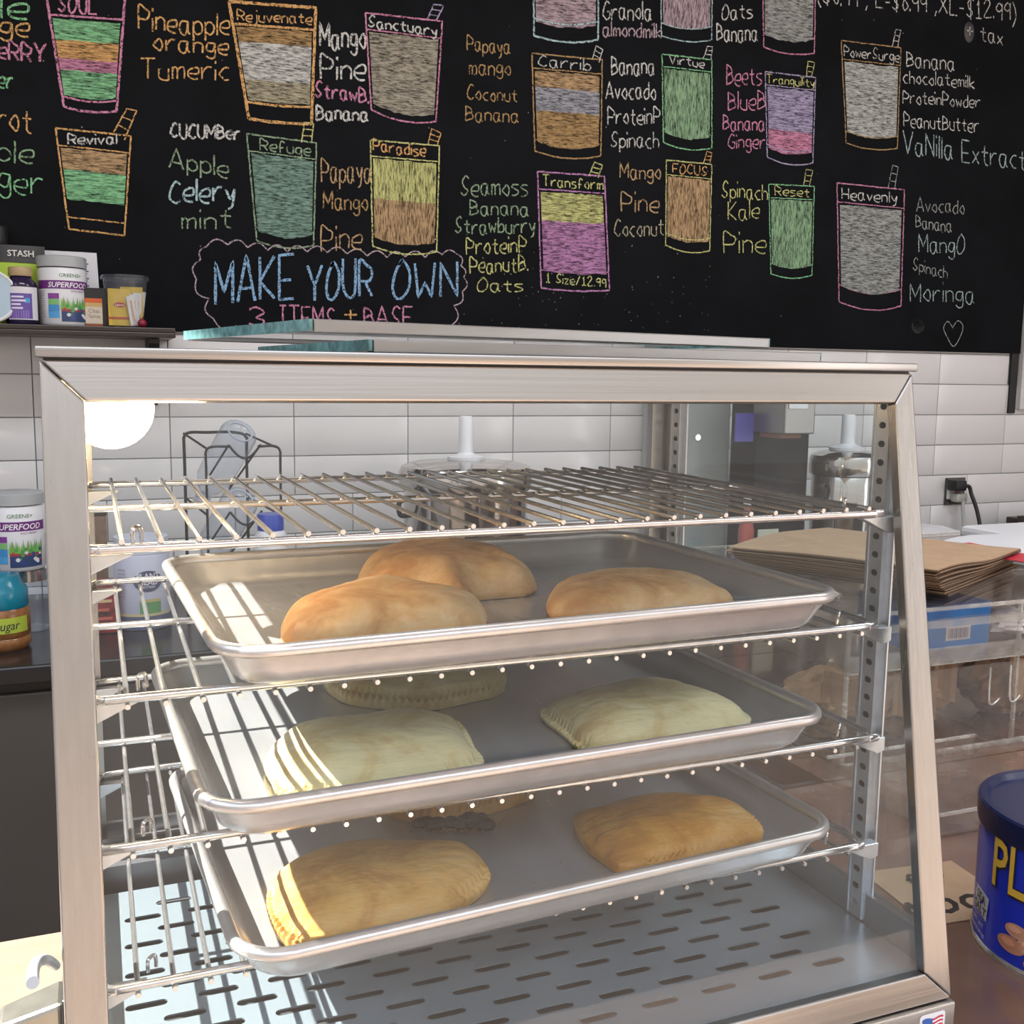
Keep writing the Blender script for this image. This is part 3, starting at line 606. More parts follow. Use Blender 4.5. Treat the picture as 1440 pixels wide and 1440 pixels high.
# power plug in the left side of the base, with its grey ring and cord
pg = thing('power_plug', 'metal bodied power plug pushed into the lower left flank of the case', 'plug', (X0-.02, .10, -.03))
def plugpt(x, y, z): return Vector((x, y, z))
pz, py = -.010, .075
MB().hexa([plugpt(X0-.006, py-.016, pz-.022), plugpt(X0-.006, py+.016, pz-.022), plugpt(X0-.006, py+.016, pz+.022), plugpt(X0-.006, py-.016, pz+.022),
           plugpt(X0-.045, py-.013, pz-.012), plugpt(X0-.045, py+.013, pz-.012), plugpt(X0-.045, py+.013, pz+.012), plugpt(X0-.045, py-.013, pz+.012)]).build('plug_body', mat('satin_nickel', (.42, .41, .36), .35, 1, var=.12, vscale=60, rv=.02), pg, bevel=.003)
MB().tube([(X0-.044, py, pz), (X0-.052, py, pz), (X0-.060, py, pz-.002)], [.012, .0115, .009], 14).build('collar', CHROME, pg, smooth=True)
MB().tube(catmull([(X0-.058, py, pz-.002), (X0-.09, py-.004, pz-.010), (X0-.14, py-.01, pz-.045), (X0-.20, py+.02, CT+.006), (X0-.34, py+.05, CT+.006)], 6), .0055, 12).build('cord', BLACK, pg, smooth=True)
MB().box(X0-.0065, X0+.001, py-.020, py+.020, pz-.026, pz+.026, c=.002).build('socket_plate', BLACK, pg)
rg = thing('cord_grommet', 'grey curved rubber cord loop above the plug beside the case', 'cord loop', (X0-.01, .14, -.02))
MB().tube(catmull([at(78, 1358, 0, X0-.010), at(66, 1350, 0, X0-.012), at(54, 1352, 0, X0-.013), at(47, 1364, 0, X0-.014), at(46, 1382, 0, X0-.012)], 6), .0032, 12).build('loop', mat('grey_rubber', (.42, .45, .48), .4), rg, smooth=True)

# ---------------------------------------------------------------- two glazed door panels lying on the roof
def door_panel(lab, p0, ang, L, D, z, hh):
    t = thing('door_panel', lab, 'glass panel', (p0[0], p0[1], z), group='glazed door panels on the case roof')
    t.rotation_euler.z = ang; ORI[t.name] = Vector((0, 0, 0))
    def bx(x0, x1, y0, y1, z0, z1, nm, m, c=0, p=t): return MB().box(x0, x1, y0, y1, z0, z1, c=c).build(nm, m, p, local=True)
    bx(.0, L, 0, .012, 0, hh, 'front_edging', ALU_EDGE, .0008)
    bx(.0, L, D-.012, D, 0, hh, 'rear_edging', ALU_EDGE, .0008)
    bx(-.0005, L, .0121, D-.0121, hh*.25, hh*.25+.0045, 'pane', GLASS)
    bx(-.0030, -.0006, .001, D-.001, hh*.1, hh*.25+.0060, 'pane_edge', GLASS_T)
    bx(L+.0001, L+.002, .001, D-.001, hh*.1, hh*.25+.0060, 'pane_edge', GLASS_T)
door_panel('lower glazed door panel with aluminium edging flat on case roof', (-.3850, .020), R(7), .384, .26, .4324, .0078)
door_panel('upper glazed door panel resting crosswise on the other panel', (-.4225, .020), R(11.5), .400, .27, .4440, .0080)

# ---------------------------------------------------------------- wire shelves
SHX0, SHX1 = -.560, .0095
LABS = ['topmost wire shelf of the case, empty', 'second wire shelf of the case under the tray of baked pastries', 'third wire shelf of the case under the tray of pale patties', 'lowest wire shelf of the case under the tray with golden patties']
for k, z in enumerate(SH):
    t = thing('wire_shelf', LABS[k], 'shelf', (-.28, .18, z), group='wire shelves in the display case')
    s = 1 if k == 0 else -1
    x0, x1 = SHX0, SHX1+(.0045 if k == 2 else 0)
    y0, y1 = (-.002, .362) if k != 2 else (-.004, .358)
    loop = catmull([(x0+.012, y0, z), (x0+.05, y0, z), (x1-.05, y0, z), (x1-.012, y0, z), (x1-.002, y0+.006, z), (x1, y0+.02, z), (x1, y0+.06, z), (x1, y1-.06, z), (x1, y1-.02, z), (x1-.006, y1-.004, z), (x1-.02, y1, z),
            (x1-.06, y1, z), (x0+.06, y1, z), (x0+.02, y1, z), (x0+.004, y1-.004, z), (x0, y1-.02, z), (x0, y1-.06, z), (x0, y0+.06, z), (x0, y0+.02, z), (x0+.003, y0+.005, z)], 4, True)
    MB().tube(loop, .0029, 10, closed=True).build('outer_rail', CHROME, t, smooth=True)
    MB().tube([(x0, .186, z), (x1, .186, z)], .0026, 10).build('middle_rail', CHROME, t, smooth=True)
    wire = None; n = 26
    for i in range(n):
        x = -.5384+i*.0212
        if x > x1-.006: break
        if wire is None:
            wire = MB().tube([(0, y0-.0035, 0), (0, y1+.002, 0)], .0017, 8).build('wire', CHROME, t, smooth=True, local=True); o = wire
        else:
            o = wire.copy(); COL.objects.link(o)
        o.location = (x-ORI[t.name].x, -ORI[t.name].y, s*.0044)
    for xx in (x1-.030, x0+.028):
        MB().tube(catmull([(xx, y0+.012, z+.001), (xx, y0+.010, z+.009), (xx+.002, y0+.012, z+.0105), (xx+.0045, y0+.015, z+.009), (xx+.005, y0+.017, z+.001)], 4), .0012, 8).build('stop_loop', CHROME, t, smooth=True)

# ---------------------------------------------------------------- sheet pans
def sheet_pan(lab, x, y, z, ang, lift):
    t = thing('sheet_pan', lab, 'tray', (x, y, z), group='aluminium sheet pans in the display case')
    t.rotation_euler.z = ang; ORI[t.name] = Vector((0, 0, 0))
    W, D = .457, .330
    # inner surface then outer surface, as rounded rectangles; z measured from the rim
    secs = [(.0030, .0, .030), (.0045, -.0020, .029), (.012, -.0155, .027), (.0150, -.0215, .026), (.0190, -.0245, .023), (.024, -.0255, .02)]
    vs = []; N = 36
    def ring(off, zz, r): return [(px, py_, zz) for px, py_ in rrect(off, W-off, off, D-off, r, 8)]
    rings = [ring(*s_) for s_ in secs]; n = len(rings[0])
    out = [(.024, -.0267, .02), (.0185, -.0262, .024), (.0138, -.0225, .027), (.0108, -.016, .028), (.0033, -.0020, .031), (.0020, 0, .032)]
    rings = rings[::-1]; rings += [ring(*s_) for s_ in out[::-1]]
    m = MB(); 
    for r_ in rings: vs += r_
    fs = [(j*n+i, j*n+(i+1) % n, (j+1)*n+(i+1) % n, (j+1)*n+i) for j in range(len(rings)-1) for i in range(n)]
    fs += [tuple(range(n)), tuple(range((len(rings)-1)*n, len(rings)*n))[::-1]]
    m.add(vs, fs).build('pan_body', ALU_IN, t, smooth=True, ang=50, local=True)
    MB().tube(ring(.0035, -.0015, .030), .0043, 10, closed=True).build('rolled_rim', ALU, t, smooth=True, local=True)
    return t
TR = [(-.4915, -.0429, .2618, .0381), (-.5024, -.0482, .1725, .0397), (-.4855, -.0529, .0805, .0595)]
sheet_pan('upper sheet pan holding three browned baked pastries', *TR[0], 0)
sheet_pan('middle sheet pan holding three pale yellow patties', *TR[1], 0)
sheet_pan('lower sheet pan holding golden patties, one leaking dark filling', *TR[2], 0)
TF = [TR[0][2]-.0254, TR[1][2]-.0254, TR[2][2]-.0254]

# ---------------------------------------------------------------- patties
def crust(name, c1, c2, c3, bs=70):
    m = bpy.data.materials.new(name); m.use_nodes = True; nt = m.node_tree; b = nt.nodes['Principled BSDF']; b.inputs['Roughness'].default_value = .5
    b.inputs['Specular IOR Level'].default_value = .35; b.inputs['Subsurface Weight'].default_value = .15; b.inputs['Subsurface Scale'].default_value = .004
    tc = nt.nodes.new('ShaderNodeTexCoord'); n = nt.nodes.new('ShaderNodeTexNoise'); n.inputs['Scale'].default_value = 22; n.inputs['Detail'].default_value = 9; n.inputs['Roughness'].default_value = .62; n.inputs['Distortion'].default_value = .6
    r = nt.nodes.new('ShaderNodeValToRGB'); e = r.color_ramp.elements; e[0].position = .32; e[0].color = (*c1, 1); e[1].position = .72; e[1].color = (*c3, 1); k = e.new(.52); k.color = (*c2, 1)
    nt.links.new(tc.outputs['Object'], n.inputs['Vector']); nt.links.new(n.outputs[0], r.inputs[0]); nt.links.new(r.outputs[0], b.inputs['Base Color'])
    mp = nt.nodes.new('ShaderNodeMapping'); mp.inputs['Scale'].default_value = (.35, 1, 1); mp.inputs['Rotation'].default_value = (0, 0, .3)
    n2 = nt.nodes.new('ShaderNodeTexNoise'); n2.inputs['Scale'].default_value = bs*1.3; n2.inputs['Detail'].default_value = 8; nt.links.new(tc.outputs['Object'], mp.inputs[0]); nt.links.new(mp.outputs[0], n2.inputs['Vector'])
    bp = nt.nodes.new('ShaderNodeBump'); bp.inputs['Strength'].default_value = .8; bp.inputs['Distance'].default_value = .003; nt.links.new(n2.outputs[0], bp.inputs['Height']); nt.links.new(bp.outputs[0], b.inputs['Normal'])
    return m
from mathutils import noise as mnoise
def patty(lab, pix, zf, H, m, edge=.006, crimp=(), pw_=2.6, lump=.003, skew=(0, 0), grp='', seed=0, folds=(), open_end=None):
    P = [at(u, v, 2, zf) for u, v in pix]; cx = sum(p.x for p in P)/len(P); cy_ = sum(p.y for p in P)/len(P)
    t = thing('patty', lab, 'patty', (cx, cy_, zf), group=grp)
    ring = catmull([(p.x-cx, p.y-cy_, 0) for p in P], 40 if crimp else 24, True)
    # even spacing
    n = 400; seg = [0]
    for a, b in zip(ring, ring[1:]+ring[:1]): seg.append(seg[-1]+(b-a).length)
    tot = seg[-1]; pts = []; j = 0
    for i in range(n):
        d = tot*i/n
        while seg[j+1] < d: j += 1
        f_ = (d-seg[j])/(seg[j+1]-seg[j]); a = ring[j]; b = ring[(j+1) % len(ring)]; pts.append((a+(b-a)*f_, j/len(ring)))
    vs = [Vector((skew[0], skew[1], H+edge))]; S = [.06, .14, .24, .34, .45, .55, .65, .74, .81, .865, .905, .94, .965, .985, 1.0]
    NS = len(S); A = sum(a[0].x*b[0].y-a[0].y*b[0].x for a, b in zip(pts, pts[1:]+pts[:1])); 
    per = tot/n
    ncr = int(tot/.0062)
    for s_ in S:
        for i, (q, fr) in enumerate(pts):
            on = any(a <= fr <= b for a, b in crimp)
            w_ = math.sin(2*PI*ncr*i/n) if on else 0
            flat = .905 if on else 1.0
            u = min(1, s_/(.90 if on else 1.02))
            z = edge+H*max(0, 1-u**pw_)**(1.0 if pw_ > 2 else .8)
            if on and s_ > .92: z = edge*(1.0+.22*w_)*(1 if s_ < .99 else .75)
            if on and s_ > .96: rad = 1+.007*w_
            else: rad = 1
            x = q.x*s_*rad+skew[0]*(1-s_)**1.2; y = q.y*s_*rad+skew[1]*(1-s_)**1.2
            nn = mnoise.noise(Vector((x*28+seed*3.1, y*28, seed)))
            z += lump*nn*min(1, (1-s_)*4+.05)
            z += .0008*mnoise.noise(Vector((x*120, y*120, seed)))*(s_ < .98)
            for (fx, fy, fdx, fdy, fw, fd) in folds:
                d_ = abs((x-fx)*fdy-(y-fy)*fdx)
                al = (x-fx)*fdx+(y-fy)*fdy
                if al > -.005: z -= fd*math.exp(-(d_/fw)**2)*min(1, max(0, al+.005)/.02)
            vs.append(Vector((x, y, max(z, .0012))))
    # dome height from the distance to the outline, so corners stay soft
    bp_ = np.array([(q.x, q.y) for q, fr in pts[::3]]); vv = np.array([(v.x, v.y) for v in vs])
    dd = np.sqrt(((vv[:, None, :]-bp_[None])**2).sum(2))+1e-5; ds = (dd**-3.0).mean(1)**(-1/3.0)
    ds = ds/ds.max()
    base_s = [0]+[s_ for s_ in S for _ in range(n)]
    for i_, v in enumerate(vs):
        if base_s[i_] > (.92 if crimp else 1.1): continue
        e_ = min(1, max(0, (ds[i_]-.07)/.88)); hz = H*(1-(1-e_)**1.55)
        nn = mnoise.noise(Vector((v.x*28+seed*3.1, v.y*28, seed)))
        z = edge+hz+lump*nn*min(1, e_*3)+.0007*mnoise.noise(Vector((v.x*120, v.y*120, seed)))
        for (fx, fy, fdx, fdy, fw, fd) in folds:
            d_ = abs((v.x-fx)*fdy-(v.y-fy)*fdx); al = (v.x-fx)*fdx+(v.y-fy)*fdy
            if al > -.005: z -= fd*math.exp(-(d_/fw)**2)*min(1, max(0, al+.005)/.02)
        v.z = max(z, edge*.6)
        if base_s[i_] > .9: v.z *= .45+.55*math.sqrt(max(0, 1-((base_s[i_]-.9)/.1)**2))
    fs = [(0, 1+i, 1+(i+1) % n) for i in range(n)]
    for k in range(NS-1): fs += [(1+k*n+i, 1+(k+1)*n+i, 1+(k+1)*n+(i+1) % n, 1+k*n+(i+1) % n) for i in range(n)]
    b0 = len(vs)
    for q, fr in pts: vs.append(Vector((q.x*.985, q.y*.985, .0005)))
    fs += [(1+(NS-1)*n+i, b0+i, b0+(i+1) % n, 1+(NS-1)*n+(i+1) % n) for i in range(n)]+[tuple(range(b0, b0+n))]
    o = MB().add(vs, fs).build('crust', m, t, smooth=True, ang=75, local=True)
    return t
BAKED = crust('baked_crust', (.42, .20, .065), (.64, .38, .16), (.80, .58, .32)); BAKED2 = crust('baked_crust_streaked', (.45, .21, .065), (.66, .41, .18), (.80, .60, .35), 45)
PALE = crust('pale_crust', (.62, .44, .17), (.76, .66, .36), (.80, .72, .44)); GOLD = crust('golden_crust', (.46, .21, .04), (.66, .38, .11), (.72, .47, .19)); DEEP = crust('amber_crust', (.42, .17, .025), (.60, .29, .05), (.68, .42, .15), 90)
g1, g2, g3 = 'baked pastries on the upper pan', 'pale patties on the middle pan', 'golden patties on the lower pan'
z = TF[0]
patty('browned half-moon pastry at the back of the upper pan', [(503, 826), (530, 848), (590, 852), (650, 856), (672, 846), (715, 842), (748, 838), (752, 826), (715, 806), (640, 796), (560, 800), (515, 812)], z, .027, BAKED, .009, pw_=2.4, seed=1, grp=g1, folds=[(.025, .0, .75, -.66, .006, .008)])
patty('streaked brown pastry at the sunlit front of the upper pan', [(395, 898), (405, 914), (470, 918), (560, 912), (650, 900), (684, 884), (676, 866), (610, 850), (520, 848), (440, 860), (402, 880)], z, .021, BAKED2, .008, pw_=2.3, seed=2, grp=g1)
p3 = patty('rolled brown pastry with open end near the right of the upper pan', [(768, 858), (782, 874), (850, 877), (940, 870), (1020, 862), (1030, 852), (990, 838), (930, 828), (850, 828), (785, 838)], z, .017, BAKED2, .008, pw_=2.6, seed=3, grp=g1)
z = TF[1]
patty('pale patty with crimped edge at the back of the middle pan', [(455, 962), (478, 988), (530, 998), (600, 1001), (660, 990), (704, 978), (708, 960), (660, 936), (580, 926), (500, 936)], z, .020, PALE, .010, crimp=[(0, .56)], seed=4, grp=g2)
patty('large pale patty with crimped corners at the front of the middle pan', [(373, 1082), (380, 1106), (402, 1128), (500, 1120), (600, 1104), (676, 1086), (668, 1062), (640, 1024), (560, 1024), (470, 1030), (400, 1048)], z, .019, PALE, .006, crimp=[(.0, .25), (.40, .62)], seed=5, grp=g2)
patty('pale pointed patty near the right of the middle pan', [(760, 1010), (790, 1038), (822, 1060), (900, 1058), (985, 1044), (1054, 1026), (1035, 1004), (985, 985), (920, 972), (850, 978), (800, 994)], z, .019, PALE, .005, crimp=[(.0, .18)], seed=6, grp=g2)
z = TF[2]
patty('golden patty leaking dark filling at the back of the lower pan', [(540, 1142), (575, 1158), (630, 1160), (690, 1146), (746, 1126), (748, 1108), (700, 1092), (620, 1092), (560, 1110)], z, .018, GOLD, .011, crimp=[(.0, .5)], seed=7, grp=g3)
patty('large smooth golden patty at the front left of the lower pan', [(376, 1272), (378, 1300), (396, 1330), (430, 1338), (540, 1316), (640, 1286), (686, 1254), (684, 1232), (655, 1206), (600, 1204), (500, 1204), (420, 1226), (384, 1250)], z, .017, GOLD, .008, crimp=[(.0, .22), (.40, .52)], seed=8, grp=g3, lump=.002)
patty('amber yellow glazed patty near the right of the lower pan', [(806, 1164), (822, 1196), (846, 1216), (872, 1230), (930, 1222), (1000, 1204), (1068, 1188), (1066, 1168), (1040, 1150), (985, 1136), (900, 1136), (845, 1150)], z, .014, DEEP, .008, crimp=[(.30, .62)], seed=9, grp=g3, lump=.004)
# yellow glaze patch on that patty is part of its crust; dark filling and crumbs leak from the back patty
fl = MB(); FILL = mat('dark_filling', (.022, .010, .006), .5, var=.5, vscale=80, bump=.6, bscale=120)
rr = random.Random(3)
fp = thing('leaked_filling', 'dark leaked meat filling beside the back patty on the lower pan', 'filling', at(640, 1156, 2, z))
for k in range(26):
    p = at(rr.uniform(585, 690), rr.uniform(1152, 1166), 2, z); fl.ball((p.x, p.y, z+.003), rr.uniform(.004, .008), 6, sz=.7)
fl.build('filling', FILL, fp, smooth=True)
cr = MB()
for k in range(130):
    p = at(rr.gauss(638, 30), rr.gauss(1166, 3.5), 2, z); a = rr.uniform(.0005, .0014); cr.ball((p.x, p.y, z+a*.7), a, 3)
for k in range(60):
    p = at(rr.uniform(400, 1050), rr.uniform(1130, 1280), 2, z); a = rr.uniform(.0003, .0007); cr.ball((p.x, p.y, z+a*.7), a, 3)
o = cr.build('crumbs', mat('crumb', (.30, .14, .05), .8)); tag(o, 'scattered brown crumbs on the lower pan', 'crumbs', kind='stuff')
# ---------------------------------------------------------------- back counter and cabinets
YC = 1.40; ZC = -.115
bc = thing('back_counter', 'grey cabinet with black worktop along the tiled back wall', 'counter', (.2, 1.75, FLOOR))
MB().box(XL+.02, 2.9, YC, YW-.01, ZC-.035, ZC, c=.004).build('worktop', mat('black_worktop', (.02, .02, .022), .18, var=.2, vscale=8), bc)
CABM = mat('dark_grey_cabinet', (.085, .078, .070), .5, var=.1, vscale=3)
for i in range(7):
    x = XL+.03+i*.62
    d = MB().box(x+.003, x+.617, YC+.03, YC+.05, FLOOR+.12, ZC-.06, c=.003).build('cabinet_door', CABM, bc)
MB().box(XL+.02, 2.88, YC+.05, YW-.02, FLOOR, ZC-.036).build('cabinet_body', CABM, bc)

# ---------------------------------------------------------------- supplement tubs (one builder, copied)
LBL = vcol_mat('printed_label', .38)
TUBW = mat('white_tub', (.74, .76, .80), .35)
def superfood(lab, loc, face, r=.053, h=.165):
    t = thing('powder_tub', lab, 'tub', loc); c = Vector(loc)
    MB().lathe([(.001, 0), (r-.004, 0), (r, .005), (r, h-.030), (r-.003, h-.026), (.001, h-.026)], c, 44).build('tub_body', TUBW, t, smooth=True)
    MB().lathe([(.001, h-.024), (r+.001, h-.024), (r+.001, h-.002), (r-.002, h), (.001, h)], c, 44).build('lid', mat('grey_lid', (.42, .45, .47), .4), t, smooth=True)
    hs_ = h/.168
    def wrap_(*a): f_ = wrap(*a); return lambda u, v: f_(u, v*hs_)
    W_ = wrap_(c, r+.0006, face); q = MB()
    patch(W_, -.070, .070, .088, .108, 20, q, (.16, .03, .22))
    W2 = wrap_(c, r+.0010, face)
    text_mb('SUPERFOOD', .0185, W2, q, .02, col=(.85, .85, .87), shear=.25) if False else None
    f3 = lambda u, v: W2(u+.010, v+.0915)
    text_mb('SUPERFOOD', .0175, f3, q, .015, col=(.85, .85, .88), shear=.2, sx=.92)
    text_mb('GREENS+', .012, lambda u, v: W2(u+.014, v+.1165), q, 0, col=(.12, .28, .14))
    text_mb('WILD BERRY', .0062, lambda u, v: W2(u+.030, v+.081), q, 0, col=(.25, .05, .2))
    for v0, cc in ((.064, (.22, .05, .30)), (.050, (.20, .50, .18)), (.034, (.05, .28, .62)), (.018, (.08, .35, .70))):
        patch(W2, -.036, -.012, v0, v0+(.013 if v0 > .04 else .0155), 4, q, cc)
    patch(W2, -.008, .058, .010, .034, 14, q, (.03, .06, .16))
    patch(W2, -.008, .058, .034, .046, 14, q, (.30, .05, .07))
    rr = random.Random(5)
    for k in range(26):
        u = -.008+.066*k/25; hh = rr.uniform(.012, .026); W4 = wrap_(c, r+.0012, face)
        q.add([W4(u-.0022, .040), W4(u+.0022, .040), W4(u+rr.uniform(-.002, .002), .046+hh)], [(0, 1, 2)], (rr.uniform(.1, .25), rr.uniform(.3, .5), .08))
    for k in range(22):
        W4 = wrap_(c, r+.0014, face); u, v, s_ = rr.uniform(-.005, .055), rr.uniform(.014, .048), rr.uniform(.002, .005)
        q.add([W4(u+s_*math.cos(a), v+s_*math.sin(a)) for a in np.linspace(0, 5.3, 7)], [tuple(range(7))], rr.choice([(.5, .05, .06), (.04, .06, .25), (.7, .7, .75), (.08, .3, .08)]))
    for k in range(12): patch(W2, -.060, -.044, .020+k*.0055, .0225+k*.0055, 4, q, (.45, .45, .55))
    q.build('printed_label', LBL, t, normals=False)
    return t
# facing direction of things on the left: toward the camera
def face_to(p): return math.atan2(CAM[1]-p[1], CAM[0]-p[0])
sh = thing('wall_shelf', 'dark stained plank shelf on black brackets below the blackboard, left of the tiles', 'shelf', (-.9, 1.97, .50))
p = at(247, 468, 1, 1.87)
ZS = at(100, 457.5, 1, 1.87).z
MB().box(XL+.02, p.x, 1.87, YW-.002, ZS-.022, ZS-.011, c=.002).box(XL+.02, p.x, 1.874, YW-.002, ZS-.011, ZS, c=.002).build('plank', DARKW, sh)
bx = at(215, 480, 1, 1.95).x
MB().prism([(bx-.012, YW-.004, ZS-.024), (bx-.012, 1.90, ZS-.024), (bx-.012, 1.90, ZS-.034), (bx-.012, YW-.02, ZS-.18), (bx-.012, YW-.004, ZS-.18)], (.024, 0, 0)).build('bracket', BLACK, sh)
def on_shelf(u, y): q = at(u, 456, 1, y); return (q.x, y, ZS)
q = on_shelf(90, 1.945)
superfood('white superfood tub with grey lid on the dark wall shelf', q, face_to(q)+.08, .051, .152)
# amber vitamin bottle
q = on_shelf(32, 1.915); t = thing('supplement_bottle', 'dark supplement bottle with tan cap and purple label on the wall shelf', 'bottle', q); c = Vector(q)
MB().lathe([(.001, 0), (.030, 0), (.033, .004), (.033, .082), (.030, .092), (.022, .100), (.020, .106), (.001, .106)], c, 32).build('bottle_body', mat('dark_violet_glass', (.02, .012, .05), .15), t, smooth=True)
MB().lathe([(.001, .104), (.024, .104), (.0245, .106), (.0245, .121), (.023, .123), (.001, .123)], c, 32).build('cap', mat('tan_cap', (.42, .31, .16), .35, 0), t, smooth=True)
W_ = wrap(c, .0336, face_to(q)); m = MB(); patch(W_, -.030, .040, .010, .080, 16, m, (.72, .72, .78)); W2 = wrap(c, .0340, face_to(q))
patch(W2, -.027, .022, .012, .066, 12, m, (.13, .08, .36)); patch(W2, -.022, .018, .012, .030, 8, m, (.35, .22, .60)); patch(wrap(c, .0343, face_to(q)), .006, .017, .046, .056, 4, m, (.06, .35, .65))
for k, s_ in enumerate(('Immune', 'Support', 'Berry', 'Syrup')): text_mb(s_, .0085, (lambda k: lambda u, v: wrap(c, .0345, face_to(q))(u-.010, v+.056-.009*k))(k), m, .01, col=(.8, .8, .88)) if k < 0 else None
for k in range(4): patch(wrap(c, .0345, face_to(q)), -.022, -.022+(.026, .030, .020, .024)[k], .0565-.008*k, .0605-.008*k, 5, m, (.72, .70, .85))
m.build('printed_label', LBL, t, normals=False)
# tea pouch
q = on_shelf(25, 1.995); t = thing('tea_pouch', 'black and lime green tea pouch behind the supplement bottle', 'pouch', q); c = Vector(q)
wd, hg = .128, .178; X0_ = c.x-.066
def pouch(x0, w_, y, z0, h, th, seed=0):
    def fn(a, b, s):
        e = (1-abs(2*a-1)**3)*(1-.75*b); return Vector((x0+w_*(a-.5)*(1-.08*b)+w_*.5, y+s*th*e+.012*b, z0+h*b))
    m = MB().grid(lambda a, b: fn(a, b, -1), 12, 12); m.grid(lambda a, b: fn(a, b, 1), 12, 12); return m
pouch(X0_, wd, 1.995, ZS, hg, .028).build('pouch_body', mat('lime_foil', (.42, .62, .04), .35, bump=.4, bscale=12), t, smooth=True)
fm = lambda u, v: Vector((X0_+wd*.5+u, 1.962+.018*max(0, v/hg)+.027*0, ZS+v))
m = MB(); m.grid(lambda a, b: Vector((X0_+wd*(a-.5)*1.0+wd*.5, 1.995-.029*(1-abs(2*a-1)**3)*(1-.75*(.80+.21*b))+.012*(.8+.21*b)-.002, ZS+hg*(.79+.215*b))), 12, 2, (.022, .022, .024))
text_mb('STASH', .019, lambda u, v: Vector((X0_+wd*.62+u, 1.9905, ZS+hg*.865+v)), m, .02, col=(.72, .72, .72))
for k in range(5):
    a = k*PI/2.5; s_ = .004; m.add([(X0_+wd*.20+s_*math.cos(a)+dx, 1.990, ZS+hg*.90+s_*math.sin(a)+dz) for dx, dz in ((-.002, 0), (0, -.002), (.002, 0), (0, .002))], [(0, 1, 2, 3)], (.7, .7, .7))
m.build('printed_label', LBL, t, normals=False)
# white zip pouch behind the tub
q = on_shelf(100, 2.0); t = thing('white_pouch', 'plain white pouch with small dark print behind the shelf superfood tub', 'pouch', q)
x0_ = at(53, 400, 1, 2.02).x; x1_ = at(141, 400, 1, 2.02).x; zt_ = at(100, 353, 1, 2.02).z
pouch(x0_, x1_-x0_, 2.025, ZS, zt_-ZS, .018).build('pouch_body', mat('white_foil', (.68, .69, .74), .35, bump=.35, bscale=10), t, smooth=True)
m = MB()
for k in range(12): m.add([(x1_-.036+.001*(k % 2), 2.012, zt_-.03-k*.0055), (x1_-.024-.003*(k % 3), 2.012, zt_-.03-k*.0055), (x1_-.024-.003*(k % 3), 2.012, zt_-.0268-k*.0055), (x1_-.036, 2.012, zt_-.0268-k*.0055)], [(0, 1, 2, 3)], (.12, .12, .2))
m.build('small_print', LBL, t, normals=False)
# small spice tea box
q = on_shelf(134, 1.92); t = thing('tea_box', 'small black, orange and cream tea box between the tub and the clear cup', 'box', q)
bw = .040; zc = Vector(q); M_ = Matrix.Translation(zc) @ Matrix.Rotation(.06, 4, 'Z')
MB().box(-bw/2, bw/2+.014, 0, .05, 0, .086, M_).build('carton', BLACK, t)
m = MB(); bf = lambda x, z, y=-.0006: M_ @ Vector((x, y, z))
def rc(x0, x1, z0, z1, cc, y=-.0006): m.add([bf(x0, z0, y), bf(x1, z0, y), bf(x1, z1, y), bf(x0, z1, y)], [(0, 1, 2, 3)], cc)
rc(-bw/2, bw/2-.004, .007, .044, (.62, .56, .46)); rc(-bw/2, bw/2-.004, .044, .053, (.55, .38, .16)); rc(-bw/2, bw/2-.004, .053, .063, (.62, .12, .03)); rc(-bw/2, bw/2-.004, 0, .007, (.30, .08, .03))
text_mb('Chai', .013, lambda u, v: bf(u-.002, v+.031, -.0012), m, .01, col=(.35, .30, .25)); text_mb('Spice', .012, lambda u, v: bf(u-.001, v+.020, -.0012), m, .01, col=(.35, .30, .25))
m.build('printed_label', LBL, t, normals=False)
# clear cup of tea sachets
q = on_shelf(178, 1.93); c = Vector(q); t = thing('clear_cup', 'clear plastic cup full of tea sachets near the end of the wall shelf', 'cup', q)
MB().lathe([(.001, .001), (.036, .001), (.0365, .004), (.047, .104), (.0475, .108)], c, 36).build('cup_wall', PLASTIC, t, smooth=True)
MB().lathe([(.001, .108), (.048, .108), (.052, .106), (.0525, .112), (.049, .116), (.001, .115)], c, 36).build('cup_lid', PLASTIC, t, smooth=True)
for k, (dx, dy, rz, h, cc, lab) in enumerate([(-.014, -.018, .12, .082, (.66, .45, .05), 'yellow tea sachet at the front left in the clear cup'), (.012, -.002, -.2, .088, (.62, .46, .10), 'taller yellow tea sachet in the middle of the clear cup'), (-.004, .014, .05, .078, (.60, .40, .05), 'yellow tea sachet at the back of the clear cup')]):
    s_ = thing('tea_sachet', lab, 'sachet', (c.x+dx, c.y+dy, c.z+.004), group='tea sachets in the clear cup'); M_ = Matrix.Translation((c.x+dx, c.y+dy, c.z+.004)) @ Matrix.Rotation(rz, 4, 'Z') @ Matrix.Rotation(-.06, 4, 'X')
    MB().box(-.024, .024, -.002, .002, 0, h, M_).build('sachet_paper', mat('sachet_yellow', (.66, .45, .05), .45), s_)
    m = MB(); m.add([M_ @ Vector((.013*math.cos(a), -.0027, .046+.0055*math.sin(a))) for a in np.linspace(0, 6, 16)], [tuple(range(16))], (.50, .03, .04))
    m.add([M_ @ Vector(v) for v in ((-.024, -.0027, .014), (.024, -.0027, .014), (.024, -.0027, .019), (-.024, -.0027, .019))], [(0, 1, 2, 3)], (.5, .08, .04))
    text_mb('Lipton', .008, lambda u, v: M_ @ Vector((u, -.0034, .0435+v)), m, .01, col=(.85, .8, .6)); m.build('printed_label', LBL, s_, normals=False)
